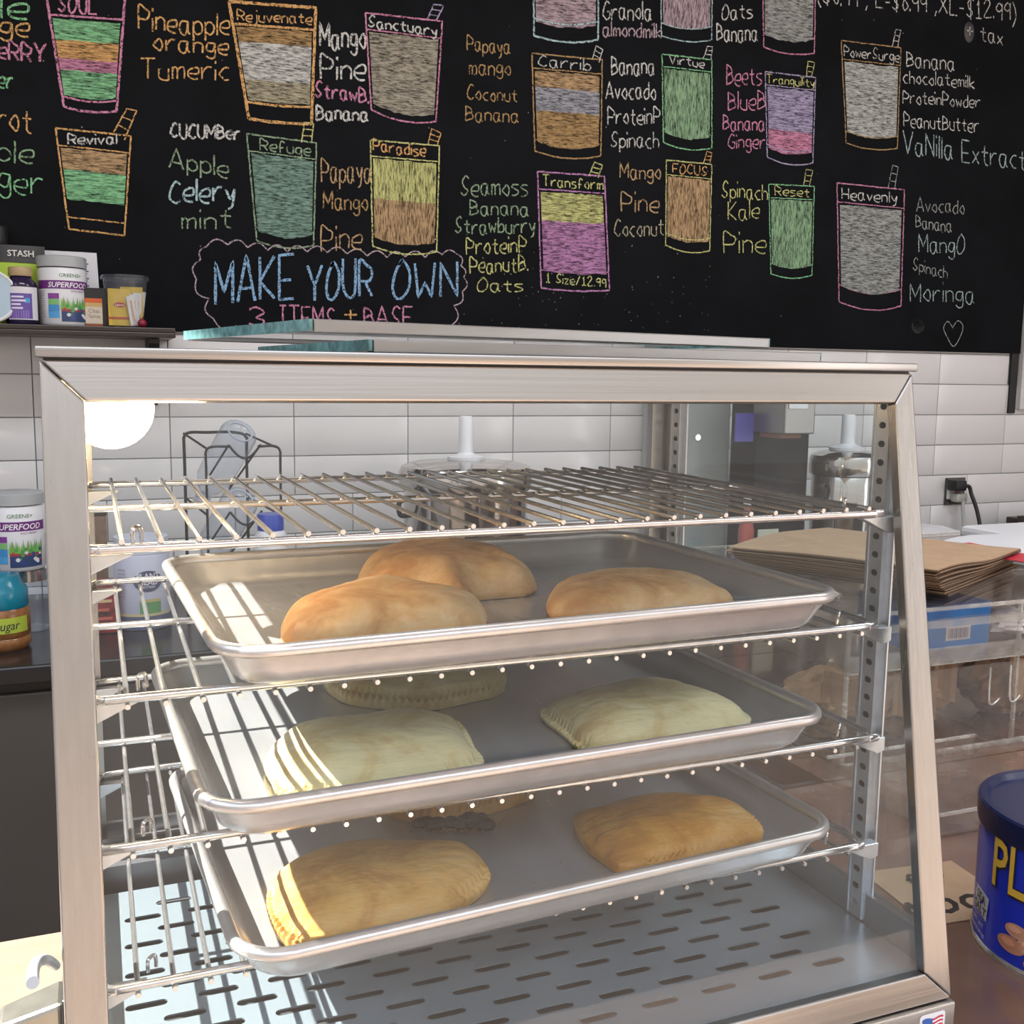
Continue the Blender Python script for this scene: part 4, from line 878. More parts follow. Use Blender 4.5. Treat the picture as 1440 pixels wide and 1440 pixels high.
for k in range(4):
    s_ = thing('paper_packet', ['white paper packet leaning on the cup wall, outermost', 'white paper packet beside the outermost one in the cup', 'white paper packet behind two others in the cup', 'white paper packet nearest the yellow sachets'][k], 'packet', (c.x+.018+k*.003, c.y-.020+k*.008, c.z+.004), group='paper packets in the clear cup')
    M_ = Matrix.Translation((c.x+.016+k*.003, c.y-.020+k*.008, c.z+.005)) @ Matrix.Rotation(.5-.3*k, 4, 'Z') @ Matrix.Rotation(.1*(k-1.5), 4, 'Y')
    MB().box(-.009, .009, -.0012, .0012, 0, .066+.004*k, M_).build('packet_paper', mat('packet_white', (.72, .70, .66), .6), s_)
    MB().box(-.002, .003, -.0018, .0018, .01, .056, M_).build('packet_stripe', mat('packet_stripe', (.62, .38, .22), .6), s_)
q = on_shelf(200, 1.90); t = thing('red_berry', 'small dark red berry shaped thing at the foot of the clear cup', 'berry', (q[0], q[1], ZS))
MB().ball((q[0], q[1], ZS+.010), .010, 10).build('berry', mat('dark_red', (.22, .01, .03), .35), t, smooth=True); MB().tube([(q[0], q[1], ZS+.019), (q[0]+.004, q[1], ZS+.026)], .001, 6).build('stalk', BLACK, t)
# round pale tin at the far left and black speaker-like hat behind
q = on_shelf(-14, 1.90); t = thing('round_tin', 'pale blue round tin lid leaning at the left end of the wall shelf', 'tin', q); c = Vector((at(-16, 400, 1, 1.90).x, 1.90, ZS+.058))
M_ = Matrix.Rotation(PI/2, 4, 'X')
MB().lathe([(.001, 0), (.052, 0), (.056, .003), (.056, .012), (.001, .012)], c, 40, M_).build('tin', mat('pale_blue_tin', (.45, .60, .72), .3), t, smooth=True)
MB().lathe([(.050, .0125), (.054, .0145), (.057, .0125), (.057, .0)], c, 40, M_).build('tin_rim', mat('white_rim', (.75, .78, .8), .3), t, smooth=True)
q = on_shelf(0, 2.04); t = thing('black_canister', 'matt black canister behind the tea pouch at the shelf end', 'canister', (q[0]-.03, 2.03, ZS)); c = Vector((at(-8, 340, 1, 2.03).x, 2.03, ZS))
zz = at(5, 318, 1, 2.03).z-ZS
MB().lathe([(.001, 0), (.026, 0), (.026, zz*.8), (.028, zz*.82), (.028, zz-.004), (.025, zz), (.001, zz)], c+Vector((0, .008, 0)), 36).build('canister_body', BLACK, t, smooth=True)

# ---------------------------------------------------------------- things on the back counter, left
q = at(29, 800, 1, 1.70); tubz = at(29, 803, 1, 1.66).z
c0 = Vector((at(24, 760, 1, 1.70).x, 1.70, tubz))
superfood('superfood tub standing on a steel lidded jar, back counter', tuple(c0), face_to(c0)-.12, .0535, .158)
# steel lidded glass jar that carries it
t = thing('glass_jar', 'clear glass jar with steel lid under the lower superfood tub', 'jar', (c0.x+.014, 1.70, ZC)); c = Vector((c0.x+.016, 1.70, ZC)); hj = c0.z-ZC-.0005
MB().lathe([(.001, .002), (.040, .002), (.044, .010), (.044, hj-.04), (.036, hj-.03), (.036, hj-.022)], c, 32).build('jar_glass', PLASTIC, t, smooth=True)
MB().lathe([(.001, hj-.024), (.041, hj-.024), (.041, hj-.001), (.001, hj)], c, 32).build('jar_lid', CHROME, t, smooth=True)
t = thing('sugar_jar', 'jar of brown contents with teal lid and lime handwritten label', 'jar', (-.72, 1.56, ZC)); xj = at(2, 860, 1, 1.56).x; c = Vector((xj, 1.56, ZC)); r_ = .0505
MB().lathe([(.001, 0), (r_-.006, 0), (r_, .008), (r_, .020), (r_-.003, .024), (r_, .028), (r_, .075), (r_-.008, .085), (.001, .085)], c, 36).build('jar_body', mat('brown_contents', (.30, .13, .045), .2, var=.3, vscale=100), t, smooth=True)
MB().lathe([(.001, .080), (r_-.004, .080), (r_-.002, .084), (r_-.002, .115), (r_-.012, .128), (r_-.016, .142), (.001, .144)], c, 36).build('jar_lid', mat('teal_lid', (.01, .20, .30), .2), t, smooth=True)
W_ = wrap(c, r_+.0008, face_to(c)); m = MB(); patch(W_, -.05, .052, .036, .066, 18, m, (.42, .52, .06))
W2 = wrap(c, r_+.0013, face_to(c)); text_mb('Sugar', .024, lambda u, v: W2(u+.008, v+.043), m, .0, col=(.02, .03, .05), shear=.2, sx=.85); m.build('handwritten_label', LBL, t, normals=False)
# plant protein tub seen through the case
q = at(200, 880, 1, 1.66); c = Vector((at(200, 820, 1, 1.66).x, 1.66, ZC)); r_ = .056; zt_ = at(200, 752, 1, 1.66).z-ZC
t = thing('protein_tub', 'pale lilac protein tub with round dark emblem seen through the left of the case', 'tub', tuple(c))
MB().lathe([(.001, 0), (r_-.003, 0), (r_, .005), (r_, zt_-.04), (r_-.004, zt_-.034), (.001, zt_-.034)], c, 44).build('tub_body', mat('lilac_tub', (.50, .53, .66), .35), t, smooth=True)
MB().lathe([(.001, zt_-.034), (r_-.002, zt_-.034), (r_-.002, zt_-.002), (.001, zt_)], c, 44).build('lid', mat('pale_lid', (.60, .66, .80), .35), t, smooth=True)
W_ = wrap(c, r_+.0008, face_to(c)); m = MB(); W2 = wrap(c, r_+.0014, face_to(c)); W3 = wrap(c, r_+.002, face_to(c))
patch(W_, -.085, .085, .002, .030, 24, m, (.10, .12, .20)); patch(W_, -.085, .085, .030, .036, 24, m, (.55, .5, .3))
disc(m, W2, .012, .104, .030, .022, (.08, .09, .17))
text_mb('PLANT', .0155, lambda u, v: W3(u+.012, v+.110), m, .02, col=(.75, .75, .82)); text_mb('HEAD', .0155, lambda u, v: W3(u+.012, v+.0965), m, .02, col=(.75, .75, .82)); text_mb('PROTEIN', .007, lambda u, v: W3(u+.012, v+.0895), m, .01, col=(.6, .7, .7))
patch(W2, -.006, .038, .036, .066, 10, m, (.13, .32, .14)); patch(W3, -.006, .038, .060, .066, 10, m, (.5, .45, .2))
for k in range(8): patch(W2, -.055, -.035, .07+k*.008, .073+k*.008, 4, m, (.38, .40, .52))
m.build('printed_label', LBL, t, normals=False)
# red packet behind left
c = at(147, 845, 1, 1.62); t = thing('red_packet', 'red and black packet beside the lilac protein tub', 'packet', (c.x, 1.62, ZC)); 
MB().box(c.x-.03, c.x+.024, 1.60, 1.65, ZC, at(150, 818, 1, 1.60).z, c=.008).build('packet_body', mat('red_foil', (.42, .03, .04), .3, var=.6, vscale=30, col2=(.04, .02, .03)), t, smooth=True)
m = MB(); zz = ZC+.03
for k in range(4): m.add([(c.x-.02, 1.5992, zz+k*.018), (c.x+.014-.006*(k % 2), 1.5992, zz+k*.018), (c.x+.014-.006*(k % 2), 1.5992, zz+.006+k*.018), (c.x-.02, 1.5992, zz+.006+k*.018)], [(0, 1, 2, 3)], (.6, .45, .25) if k == 2 else (.5, .12, .08))
m.build('printed_label', LBL, t, normals=False)
# brown block and small bottle at upper left through glass
c = at(140, 745, 1, 1.80); t = thing('wooden_box', 'small brown wooden box behind the left end of the top shelf', 'box', (c.x, 1.85, ZC))
zt_ = at(140, 725, 1, 1.80).z
MB().box(at(118, 740, 1, 1.80).x, at(150, 740, 1, 1.80).x, 1.80, 1.92, ZC, zt_, c=.003).build('box_body', mat('worn_brown_wood', (.26, .17, .12), .5, var=.4, vscale=30), t)
MB().box(at(117, 740, 1, 1.80).x, at(151, 740, 1, 1.80).x, 1.797, 1.923, zt_, zt_+.008, c=.002).build('box_lid', DARKW, t)

# ---------------------------------------------------------------- wire bottle rack with two bottles
YK = 1.72; xs = [at(261, 700, 1, YK+.12).x, at(396, 700, 1, YK).x]
rk = thing('bottle_rack', 'black wire rack holding two tilted clear bottles on the back counter', 'rack', (-.26, YK, ZC))
def PX(u, v, y): q = at(u, v, 1, y); return (q.x, q.y, q.z)
yf, yb = YK, YK+.13
zf_ = at(340, 628, 1, yf).z; xfl = at(291, 700, 1, yf).x; xfr = at(395, 700, 1, yf).x
xbl = at(261, 700, 1, yb).x; xbr = at(348, 700, 1, yb).x
zb_ = at(300, 608, 1, yb).z
m = MB()
m.tube(catmull([(xfl, yf, ZC+.002), (xfl, yf, zf_-.05), (xfl, yf, zf_-.012), (xfl+.012, yf, zf_), (xfl+.05, yf, zf_)], 4)+[(at(320, 626, 1, yf).x, yf, zf_)], .0028, 8)
m.tube([(at(362, 626, 1, yf).x, yf, zf_)]+catmull([(xfr-.04, yf, zf_), (xfr-.012, yf, zf_), (xfr, yf, zf_-.012), (xfr, yf, zf_-.05), (xfr, yf, ZC+.002)], 4), .0028, 8)
m.tube(catmull([(xbl, yb, ZC+.002), (xbl, yb, zb_-.05), (xbl, yb, zb_-.012), (xbl+.012, yb, zb_), (xbl+.05, yb, zb_), (xbr-.03, yb, zb_), (xbr, yb, zb_-.012), (xbr, yb, zb_-.06), (xbr, yb, ZC+.002)], 4), .0035, 8)
m.build('rack_frame', BLACK, rk, smooth=True)
m = MB()
for zoff in (0, -.148):
    a, b = PX(321, 623, yf), PX(366, 624, yf)
    sag = [(a[0]+(b[0]-a[0])*t_, yf-.006, zf_+.004+zoff-.030*math.sin(PI*t_)) for t_ in np.linspace(0, 1, 11)]
    m.tube(sag, .0026, 8)
    m.tube([sag[0], (xfl+.002, yf+.06, zf_-.085+zoff)], .0024, 8); m.tube([sag[-1], (xfl+.055, yf+.06, zf_-.10+zoff)], .0024, 8)
    m.tube([(xfl, yf, zf_+zoff*1.0-.002), (xbl, yb, zb_-.002+zoff)], .0026, 8); m.tube([(xfr-.01, yf, zf_-.002+zoff), (xbr, yb, zb_-.004+zoff)], .0026, 8)
m.build('bottle_cradle', BLACK, rk, smooth=True)
for k, zoff in enumerate((0, -.148)):
    top = Vector(PX(338, 606, yf-.03))+Vector((0, 0, zoff)); low = Vector(PX(297, 700, yf+.10))+Vector((-.012, 0, zoff+.012)); ax = (low-top).normalized(); Lb = .27
    Mx = Matrix.Translation(top) @ ax.to_track_quat('Z', 'X').to_matrix().to_4x4()
    t = thing('clear_bottle', ['clear plastic bottle lying base up in the upper cradle of the rack', 'clear bottle in the lower cradle of the rack'][k], 'bottle', tuple(top), group='bottles in the wire rack')
    prof = [(.001, .010), (.022, .008), (.030, .001), (.036, .002), (.040, .010), (.040, .15), (.030, .18), (.016, .20), (.016, .228)]
    MB().lathe(prof, (0, 0, 0), 32, Mx).build('bottle_wall', PLASTIC, t, smooth=True)
    MB().tube([Mx @ Vector((.027*math.cos(a), .027*math.sin(a), .003)) for a in np.linspace(0, 2*PI, 24, endpoint=False)], .0022, 6, closed=True).build('base_ring', mat('pale_ring', (.62, .72, .85), .15, trans=.3), t, smooth=True)
    MB().lathe([(.018, .222), (.018, .24), (.001, .24)], (0, 0, 0), 24, Mx).build('bottle_cap', WHITEG, t, smooth=True)
# small jar with blue cap
c = at(381, 760, 1, 1.66); c = Vector((c.x, 1.66, ZC)); zt_ = at(381, 722, 1, 1.66).z-ZC
t = thing('blue_capped_jar', 'white jar with bright blue cap right of the bottle rack', 'jar', tuple(c))
MB().lathe([(.001, 0), (.033, 0), (.034, .004), (.034, zt_-.045), (.026, zt_-.034), (.001, zt_-.034)], c, 32).build('jar_body', TUBW, t, smooth=True)
MB().lathe([(.001, zt_-.036), (.0285, zt_-.036), (.0285, zt_-.002), (.027, zt_), (.001, zt_)], c, 32).build('cap', mat('blue_cap', (.02, .06, .42), .3), t, smooth=True)

# ---------------------------------------------------------------- two steel warmers with white knobs
POT = mat('polished_pot', (.62, .60, .58), .10, 1, var=.25, vscale=7, stretch=(1, 1, .1))
def pot(lab, u, yc, r, zt, kr, ktop, loc_c=None):
    x = at(u, 660, 1, yc).x; c = Vector((x, yc, ZC)); t = thing('steel_warmer', lab, 'pot', tuple(c), group='steel warmers with white knobs'); H = zt-ZC
    MB().lathe([(.001, 0), (r*.93, 0), (r*.93, H*.40), (r*.94, H*.42), (r*.94, H-.05), (r*.9, H-.045), (.001, H-.045)], c, 56).build('pot_body', POT, t, smooth=True)
    MB().lathe([(r*1.0, H-.065), (r*1.02, H-.055), (r*1.02, H-.028), (r*.97, H-.012), (r*.80, H-.004), (.045, H+.004), (.001, H+.005)], c, 56).build('lid', POT, t, smooth=True)
    kb = ktop-ZC
    MB().lathe([(.001, H+.001), (kr*2.5, H+.002), (kr*2.5, H+.010), (kr*1.3, H+.016), (kr, H+.02), (kr*.95, kb-.004), (kr*.8, kb), (.001, kb)], c, 32).build('knob', WHITEG, t, smooth=True)
    MB().tube(catmull([(x-r*.93, yc-.02, ZC+H*.62), (x-r*1.08, yc-.03, ZC+H*.63), (x-r*1.10, yc-.035, ZC+H*.72), (x-r*.93, yc-.02, ZC+H*.74)], 5), .006, 10).build('handle', BLACK, t, smooth=True)
pot('large steel warmer with white knob behind the middle of the case', 655, 1.74, .160, at(650, 648, 1, 1.74).z, .018, at(668, 585, 1, 1.74).z)
pot('smaller steel warmer with white knob seen through the right side glass', 1190, 1.72, .100, at(1188, 634, 1, 1.72).z, .020, at(1185, 583, 1, 1.72).z)
# grey appliance and black drinks machine
x0_, x1_ = at(944, 700, 1, 1.88).x, at(1023, 700, 1, 1.88).x
t = thing('grey_appliance', 'tall plain grey appliance cabinet seen through the right side glass', 'appliance', ((x0_+x1_)/2-.06, 1.8, ZC))
zt_ = at(985, 470, 1, 1.60).z
MB().box(x0_, x1_, 1.88, 2.06, ZC+.02, .46, c=.004).build('cabinet', mat('grey_enamel', (.40, .43, .42), .4), t)
MB().box(x0_+.02, x1_-.02, 1.90, 2.05, ZC, ZC+.02).build('plinth', BLACK, t)
MB().lathe([(.001, 0), (.009, 0), (.009, .003), (.001, .003)], at(981, 615, 1, 1.880), 20, Matrix.Rotation(PI/2, 4, 'X')).build('badge', CHROME, t)
x0_, x1_ = at(1024, 700, 1, 1.86).x, at(1146, 600, 1, 1.60).x
t = thing('drinks_machine', 'black drinks dispenser with blue panel and grey head beside the grey appliance', 'dispenser', ((x0_+x1_)/2, 1.8, ZC))
MB().box(x0_, at(1134, 700, 1, 1.74).x, 1.74, 1.86, ZC, .46, c=.004).build('machine_body', mat('gloss_black', (.010, .012, .016), .4, spec=.2), t)
MB().box(x0_+.02, x1_-.01, 1.62, 1.735, ZC, ZC+.05, c=.004).build('drip_tray', BLACK, t)
hx0 = at(1103, 600, 1, 1.60).x; hz = at(1100, 611, 1, 1.60).z
MB().box(hx0, x1_, 1.60, 1.74, hz, .46, c=.004).build('brew_head', mat('grey_metal_panel', (.30, .29, .28), .3, 1), t)
MB().box(hx0+.01, x1_-.02, 1.63, 1.72, hz-.012, hz).build('nozzle', mat('copper_tip', (.35, .16, .08), .4), t)
q = at(1047, 600, 1, 1.735); bz0, bz1 = at(1047, 621, 1, 1.735).z, at(1047, 581, 1, 1.735).z
MB().box(at(1035, 600, 1, 1.735).x, at(1060, 600, 1, 1.735).x, 1.735, 1.7405, bz0, bz1).build('blue_panel', mat('violet_blue', (.10, .09, .50), .35), t)
q = at(1123, 571, 1, 1.598); MB().box(q.x-.03, q.x+.03, 1.5965, 1.6005, q.z-.008, q.z+.012, c=.002).build('badge', WHITEG, t)
# pink cloth-like bottle low in front
c = at(1050, 730, 1, 1.5); t = thing('red_bottle', 'slim red bottle standing before the drinks machine', 'bottle', (c.x, 1.5, ZC))
zt_ = at(1050, 703, 1, 1.5).z-ZC; MB().lathe([(.001, 0), (.018, 0), (.019, .01), (.019, zt_*.7), (.008, zt_*.85), (.008, zt_), (.001, zt_)], (c.x, 1.5, ZC), 24).build('bottle_body', mat('soft_red', (.50, .12, .10), .4), t, smooth=True)
MB().lathe([(.009, zt_-.02), (.010, zt_+.004), (.001, zt_+.005)], (c.x, 1.5, ZC), 20).build('cap', WHITEG, t, smooth=True)
c = at(1078, 750, 1, 1.45); t = thing('paper_tag', 'small cream paper tag standing on the back counter', 'tag', (c.x, 1.45, ZC))
a, b = at(1066, 745, 1, 1.45), at(1094, 763, 1, 1.45)
MB().box(a.x, b.x, 1.449, 1.452, ZC, a.z, c=.001).build('card', mat('cream_card', (.60, .60, .50), .7), t); MB().tube([(a.x+.02, 1.45, a.z), (a.x+.03, 1.44, a.z+.02)], .001, 6).build('string', BLACK, t)

# ---------------------------------------------------------------- wall socket with plug and cord
q = at(1340, 690, 1, YW-.006); 
so_ = thing('wall_socket', 'white wall socket set in the tiles right of the case', 'socket', (q.x, YW-.006, q.z))
w0, w1, z1_, z0_ = at(1329, 690, 1, YW-.006).x, at(1356, 690, 1, YW-.006).x, at(1340, 672, 1, YW-.006).z, at(1340, 709, 1, YW-.006).z
MB().box(w0, w1, YW-.008, YW-.003, z0_, z1_).build('wall_box', mat('rough_grey_opening', (.16, .15, .13), .9, var=.6, vscale=80), so_)
MB().box(w0+.004, w0+.035, YW-.018, YW-.007, z0_+.018, z1_-.014, c=.003).build('socket_face', WHITEG, so_)
MB().box(w0+.030, w0+.040, YW-.0195, YW-.0175, (z0_+z1_)/2-.004, (z0_+z1_)/2+.004).build('reset_button', mat('red_button', (.4, .02, .02), .4), so_)
pc = thing('black_plug', 'black plug and cord in the wall socket hanging to the counter', 'plug', (q.x+.03, YW-.05, q.z))
pz_ = at(1345, 683, 1, YW-.05)
MB().box(pz_.x-.012, pz_.x+.036, YW-.062, YW-.018, pz_.z-.018, pz_.z+.018, c=.006).build('plug_body', BLACK, pc, smooth=True)
e1 = at(1353, 684, 1, YW-.05); e2 = at(1366, 695, 1, YW-.08); e3 = at(1373, 715, 1, YW-.10); e4 = at(1378, 739, 1, YW-.12); e5 = at(1380, 765, 1, YW-.14)
MB().tube(catmull([e1, (e1.x+.02, e1.y-.01, e1.z), e2, e3, e4, e5], 6), .0065, 10).build('cord', BLACK, pc, smooth=True)
wc = thing('white_plug', 'pale plug with thin white cord below the black plug', 'plug', (q.x+.03, YW-.04, q.z-.04))
e1 = at(1346, 699, 1, YW-.03); MB().box(e1.x-.02, e1.x+.028, YW-.05, YW-.018, e1.z-.016, e1.z+.014, c=.006).build('plug_body', mat('translucent_white', (.5, .52, .48), .3), wc, smooth=True)
MB().tube(catmull([(e1.x+.02, YW-.04, e1.z), at(1354, 712, 1, YW-.05), at(1355, 735, 1, YW-.06), at(1355, 760, 1, YW-.07)], 6), .006, 10).build('cord', mat('grey_white_cord', (.5, .52, .52), .4), wc, smooth=True)
# ---------------------------------------------------------------- clear acrylic bins right of the case
BZ = .100; BY0, BY1, BX0, BX1 = .490, 1.045, .40, 1.50
ZB0 = CT
bn = thing('acrylic_bins', 'two tier clear acrylic bin display right of the pastry case', 'display bin', (.9, .75, CT))
def pane(x0, x1, y0, y1, z0, z1, nm='pane', m=ACRY): return MB().box(x0, x1, y0, y1, z0, z1).build(nm, m, bn)
ZM = .020
pane(BX0, BX1, BY0, BY1, BZ-.005, BZ, 'top_panel'); pane(BX0, BX1, BY0+.006, BY1, ZM-.004, ZM, 'middle_shelf')
pane(BX0, BX1, BY0, BY0+.004, ZM+.012, BZ-.018, 'front_pane'); pane(BX0, BX1, BY0, BY0+.004, CT+.006, ZM-.014, 'front_pane')
pane(BX0, BX1, BY1-.004, BY1, CT, BZ-.006, 'rear_pane')
for x in (BX0, .715, 1.09, BX1-.004): pane(x, x+.004, BY0+.005, BY1-.005, CT, BZ-.006, 'divider')
def edge(x0, x1, y0, y1, z0, z1, nm='edge_strip'): return MB().box(x0, x1, y0, y1, z0, z1, c=.0006).build(nm, ACRY_E, bn)
edge(BX0, BX1, BY0-.003, BY0+.001, BZ-.006, BZ-.0005); edge(BX0, BX1, BY1-.002, BY1+.002, BZ-.003, BZ+.001)
MB().box(BX0, BX1, BY0-.006, BY0-.001, ZM-.003, ZM+.020).build('hinge_ledge', ACRY_B, bn); edge(BX0, BX1, BY0-.007, BY0, ZM-.0045, ZM-.003); MB().box(BX0, BX1, BY0-.006, BY0-.001, BZ-.030, BZ-.020).build('hinge_ledge', ACRY_B, bn)
edge(BX0, BX1, BY0-.006, BY0+.001, CT, CT+.007)
for x in (BX0, .715, 1.09): edge(x-.0005, x+.0045, BY0-.001, BY0+.0045, CT+.004, BZ-.006, 'upright_edge')
# handles bent from clear rod
for x in (.70, .66): MB().tube(catmull([(x, BY0-.004, ZM-.018), (x-.018, BY0-.022, ZM-.060), (x-.012, BY0-.024, ZM-.066), (x+.004, BY0-.020, ZM-.060)], 5), .0014, 8).build('rod_handle', ACRY_E, bn, smooth=True)
# blue carton in the upper tier
bb = thing('blue_carton', 'blue carton with a white barcode panel inside the upper clear bin', 'carton', (.62, .60, ZM))
MB().box(at(1290, 880, 1, .53).x, .700, .530, .66, ZM+.001, BZ-.010, c=.002).build('carton_body', mat('glossy_blue', (.01, .20, .60), .3, var=.3, vscale=9, col2=(.01, .10, .35)), bb)
m = MB(); a = at(1331, 882, 1, .529); b = at(1364, 898, 1, .529)
m.add([(a.x, .5292, b.z), (b.x, .5292, b.z), (b.x, .5292, a.z), (a.x, .5292, a.z)], [(0, 1, 2, 3)], (.62, .62, .66))
for k in range(14):
    x = a.x+.004+(b.x-a.x-.008)*k/14; m.add([(x, .5288, b.z+.003), (x+.0012+.0008*(k % 3), .5288, b.z+.003), (x+.0012+.0008*(k % 3), .5288, a.z-.003), (x, .5288, a.z-.003)], [(0, 1, 2, 3)], (.2, .2, .28))
m.build('barcode_panel', LBL, bb, normals=False)
# white plastic forks heap beyond
wf_ = thing('plastic_bag_bundle', 'crumpled white plastic bundle in the upper bin past the blue carton', 'plastic bundle', (.82, .62, ZM))
def crumple(cx, cy_, cz, sx, sy, sz, seed, n=18, amp=.35):
    m = MB(); pr = [(max(1e-4, math.sin(PI*i/n)), -math.cos(PI*i/n)) for i in range(n+1)]; m.lathe(pr, (0, 0, 0), n*2)
    out = []
    for v in m.v:
        v = Vector(v); k = 1+amp*mnoise.noise(v*1.8+Vector((seed, 0, 0)))+amp*.5*mnoise.noise(v*4.5+Vector((0, seed, 0)))
        out.append((cx+v.x*sx*k, cy_+v.y*sy*k, max(cz+sz+v.z*sz*k, cz)))
    m.v = out; return m
crumple(.80, .58, ZM+.001, .055, .04, .018, 4).build('plastic', mat('white_film', (.66, .67, .72), .3), wf_, smooth=True)
# brown paper bags of goods in the lower tier
KRAFT = mat('kraft_paper', (.42, .28, .17), .75, var=.18, vscale=30, bump=.3, bscale=60)
KRAFTD = mat('kraft_paper_inside', (.30, .19, .12), .8, var=.2, vscale=20, bump=.3, bscale=50)
for k, (x, y, s_, lab) in enumerate([(.46, .62, .055, 'crumpled brown paper bag in the lower bin nearest the case'), (.56, .58, .060, 'second crumpled brown bag in the lower bin'), (.66, .63, .05, 'brown bag against the divider in the lower bin'), (.80, .60, .065, 'large brown bag in the lower bin past the divider'), (.93, .62, .06, 'brown bag at the photo edge in the lower bin')]):
    t = thing('brown_bag', lab, 'paper bag', (x, y, CT), group='brown bags in the lower bins')
    crumple(x, y, CT+.004, s_, s_*.8, .052, k*2.3, amp=.30).build('bag_paper', KRAFT if k % 2 == 0 else KRAFTD, t, smooth=False)
    MB().grid(lambda a, b: (x-s_*.6+s_*1.2*a, y-s_*.9+.008*math.sin(a*9+k), CT+.05+.065*b-.012*a), 8, 4).build('folded_top', KRAFT, t)
# ivory scoop handles behind the case glass
IV = mat('ivory_plastic', (.72, .63, .45), .4)
for k, (u, vt, lab) in enumerate([(1139, 950, 'ivory curved scoop handle standing in the bins, nearer the pan corner'), (1194, 948, 'ivory curved scoop handle standing in the bins, nearer the shelf standard')]):
    y = .74; p = at(u, vt+10, 1, y); t = thing('scoop', lab, 'scoop', (p.x, y, CT), group='ivory scoops in the bins')
    MB().tube(catmull([(p.x, y, CT+.01), (p.x, y, p.z-.03), (p.x, y, p.z-.006), (p.x+.004, y-.004, p.z+.006), (p.x+.014, y-.010, p.z+.006), (p.x+.020, y-.014, p.z-.004)], 5), [.011]*26 if False else .0105, 12).build('handle', IV, t, smooth=True)
    MB().lathe([(.002, 0), (.024, .002), (.026, .028), (.024, .028), (.022, .004), (.002, .003)], (p.x, y, CT+.002), 24).build('scoop_bowl', IV, t, smooth=True)

# ---------------------------------------------------------------- stack of flat kraft bags
NB = 15; rb = random.Random(11); first = None
pos = ['topmost', 'second', 'third', 'fourth', 'fifth', 'sixth', 'seventh', 'eighth', 'ninth', 'tenth', 'eleventh', 'twelfth', 'thirteenth', 'fourteenth', 'lowest']
x0b, x1b, y0b, y1b = .475, .93, .500, .875
for k in range(NB):
    z = BZ+.0015+k*.0036; j = k/NB
    t = thing('flat_paper_bag', 'flat kraft paper bag, %s of the stack on the clear bins' % pos[NB-1-k], 'paper bag', (.7, .68, z), group='stack of flat kraft paper bags')
    dx = .055*(1-j)**1.3*1.0+rb.uniform(-.006, .006); fr = -.0+.045*j**1.5*0
    xa, xb_, ya, yb_ = x0b-.01*j+rb.uniform(-.005, .005), x1b+rb.uniform(-.012, .012)-.015*j, y0b+.012+.040*(1-j)+rb.uniform(-.004, .004)-.02, y1b+rb.uniform(-.01, .01)
    def fn(a, b, s, k=k, z=z, dx=dx, ex=rb.uniform(-.008, .008), ey=rb.uniform(-.004, .004), an=R(25+rb.uniform(-1.2, 1.2)+2*(1-j))):
        U = .115*(1-j)**1.1+.335*a+ex; V = ey+.335*b
        x = .520+U*math.cos(an)-V*math.sin(an); y = .462+.028*(1-j)+U*math.sin(an)+V*math.cos(an)
        sag = .006*math.sin(x*13+1.2)*(k/NB)+.004*mnoise.noise(Vector((x*6, y*6, k*.15)))*(k/NB)
        fan = .0011*(1-b)*math.sin(a*3)*k*.2
        return Vector((x, y, z+sag+fan+s*.0009))
    m = MB(); m.grid(lambda a, b: fn(a, b, 1), 16, 8); n0 = 17*9; m.grid(lambda a, b: fn(a, b, -1), 16, 8)
    rim = [i for i in range(17)]+[17*r_+16 for r_ in range(1, 9)]+[17*8+i for i in range(15, -1, -1)]+[17*r_ for r_ in range(7, 0, -1)]
    m.f += [(rim[i], rim[(i+1) % len(rim)], rim[(i+1) % len(rim)]+n0, rim[i]+n0) for i in range(len(rim))]
    m.build('bag_sheet', MATS['kraft_paper'], t)
    mm = MB().grid(lambda a, b: fn(a, 0, -1)+Vector((0, -.0002, .0001-.0014*b)), 16, 1); mm.build('mouth_shade_strip', mat('bag_mouth_shade', (.10, .06, .04), .9), t)  # dark strip paints the shade in the gap below the bag's front edge
# carrier bag: white plastic with red print, lying past the kraft stack
t = thing('carrier_bag', 'folded white plastic carrier bag with red stripe behind the kraft stack', 'plastic bag', (1.15, .88, BZ))
def sheet(p, thick, amp, seed, m=None):
    P_ = [Vector(a) for a in p]
    def fn(a, b, s): 
        q_ = (P_[0]*(1-a)+P_[1]*a)*(1-b)+(P_[3]*(1-a)+P_[2]*a)*b
        return q_+Vector((0, 0, s*thick/2+amp*(mnoise.noise(Vector((q_.x*9, q_.y*9, seed)))+.5*mnoise.noise(Vector((q_.x*25, q_.y*25, seed))))))
    m = m or MB(); n0 = len(m.v); m.grid(lambda a, b: fn(a, b, 1), 20, 14); n1 = 21*15; m.grid(lambda a, b: fn(a, b, -1), 20, 14)
    rim = [i for i in range(21)]+[21*r_+20 for r_ in range(1, 15)]+[21*14+i for i in range(19, -1, -1)]+[21*r_ for r_ in range(13, 0, -1)]
    m.f += [(n0+rim[i], n0+rim[(i+1) % len(rim)], n0+rim[(i+1) % len(rim)]+n1, n0+rim[i]+n1) for i in range(len(rim))]
    return m
zt_ = .155
FILM = mat('white_carrier_film', (.66, .67, .70), .35, bump=.3, bscale=30)
ca_, cb_, cc_, cd_ = at(1285, 771, 2, .135), at(1475, 792, 2, .135), at(1475, 751, 2, .135), at(1362, 754, 2, .135)
sheet([ca_, cb_, cc_, cd_], .006, .004, 2).build('bag_film', FILM, t, smooth=True)
MB().box(1.08, 1.40, .80, .98, BZ+.001, .128, c=.01).build('bag_bulk', FILM, t)
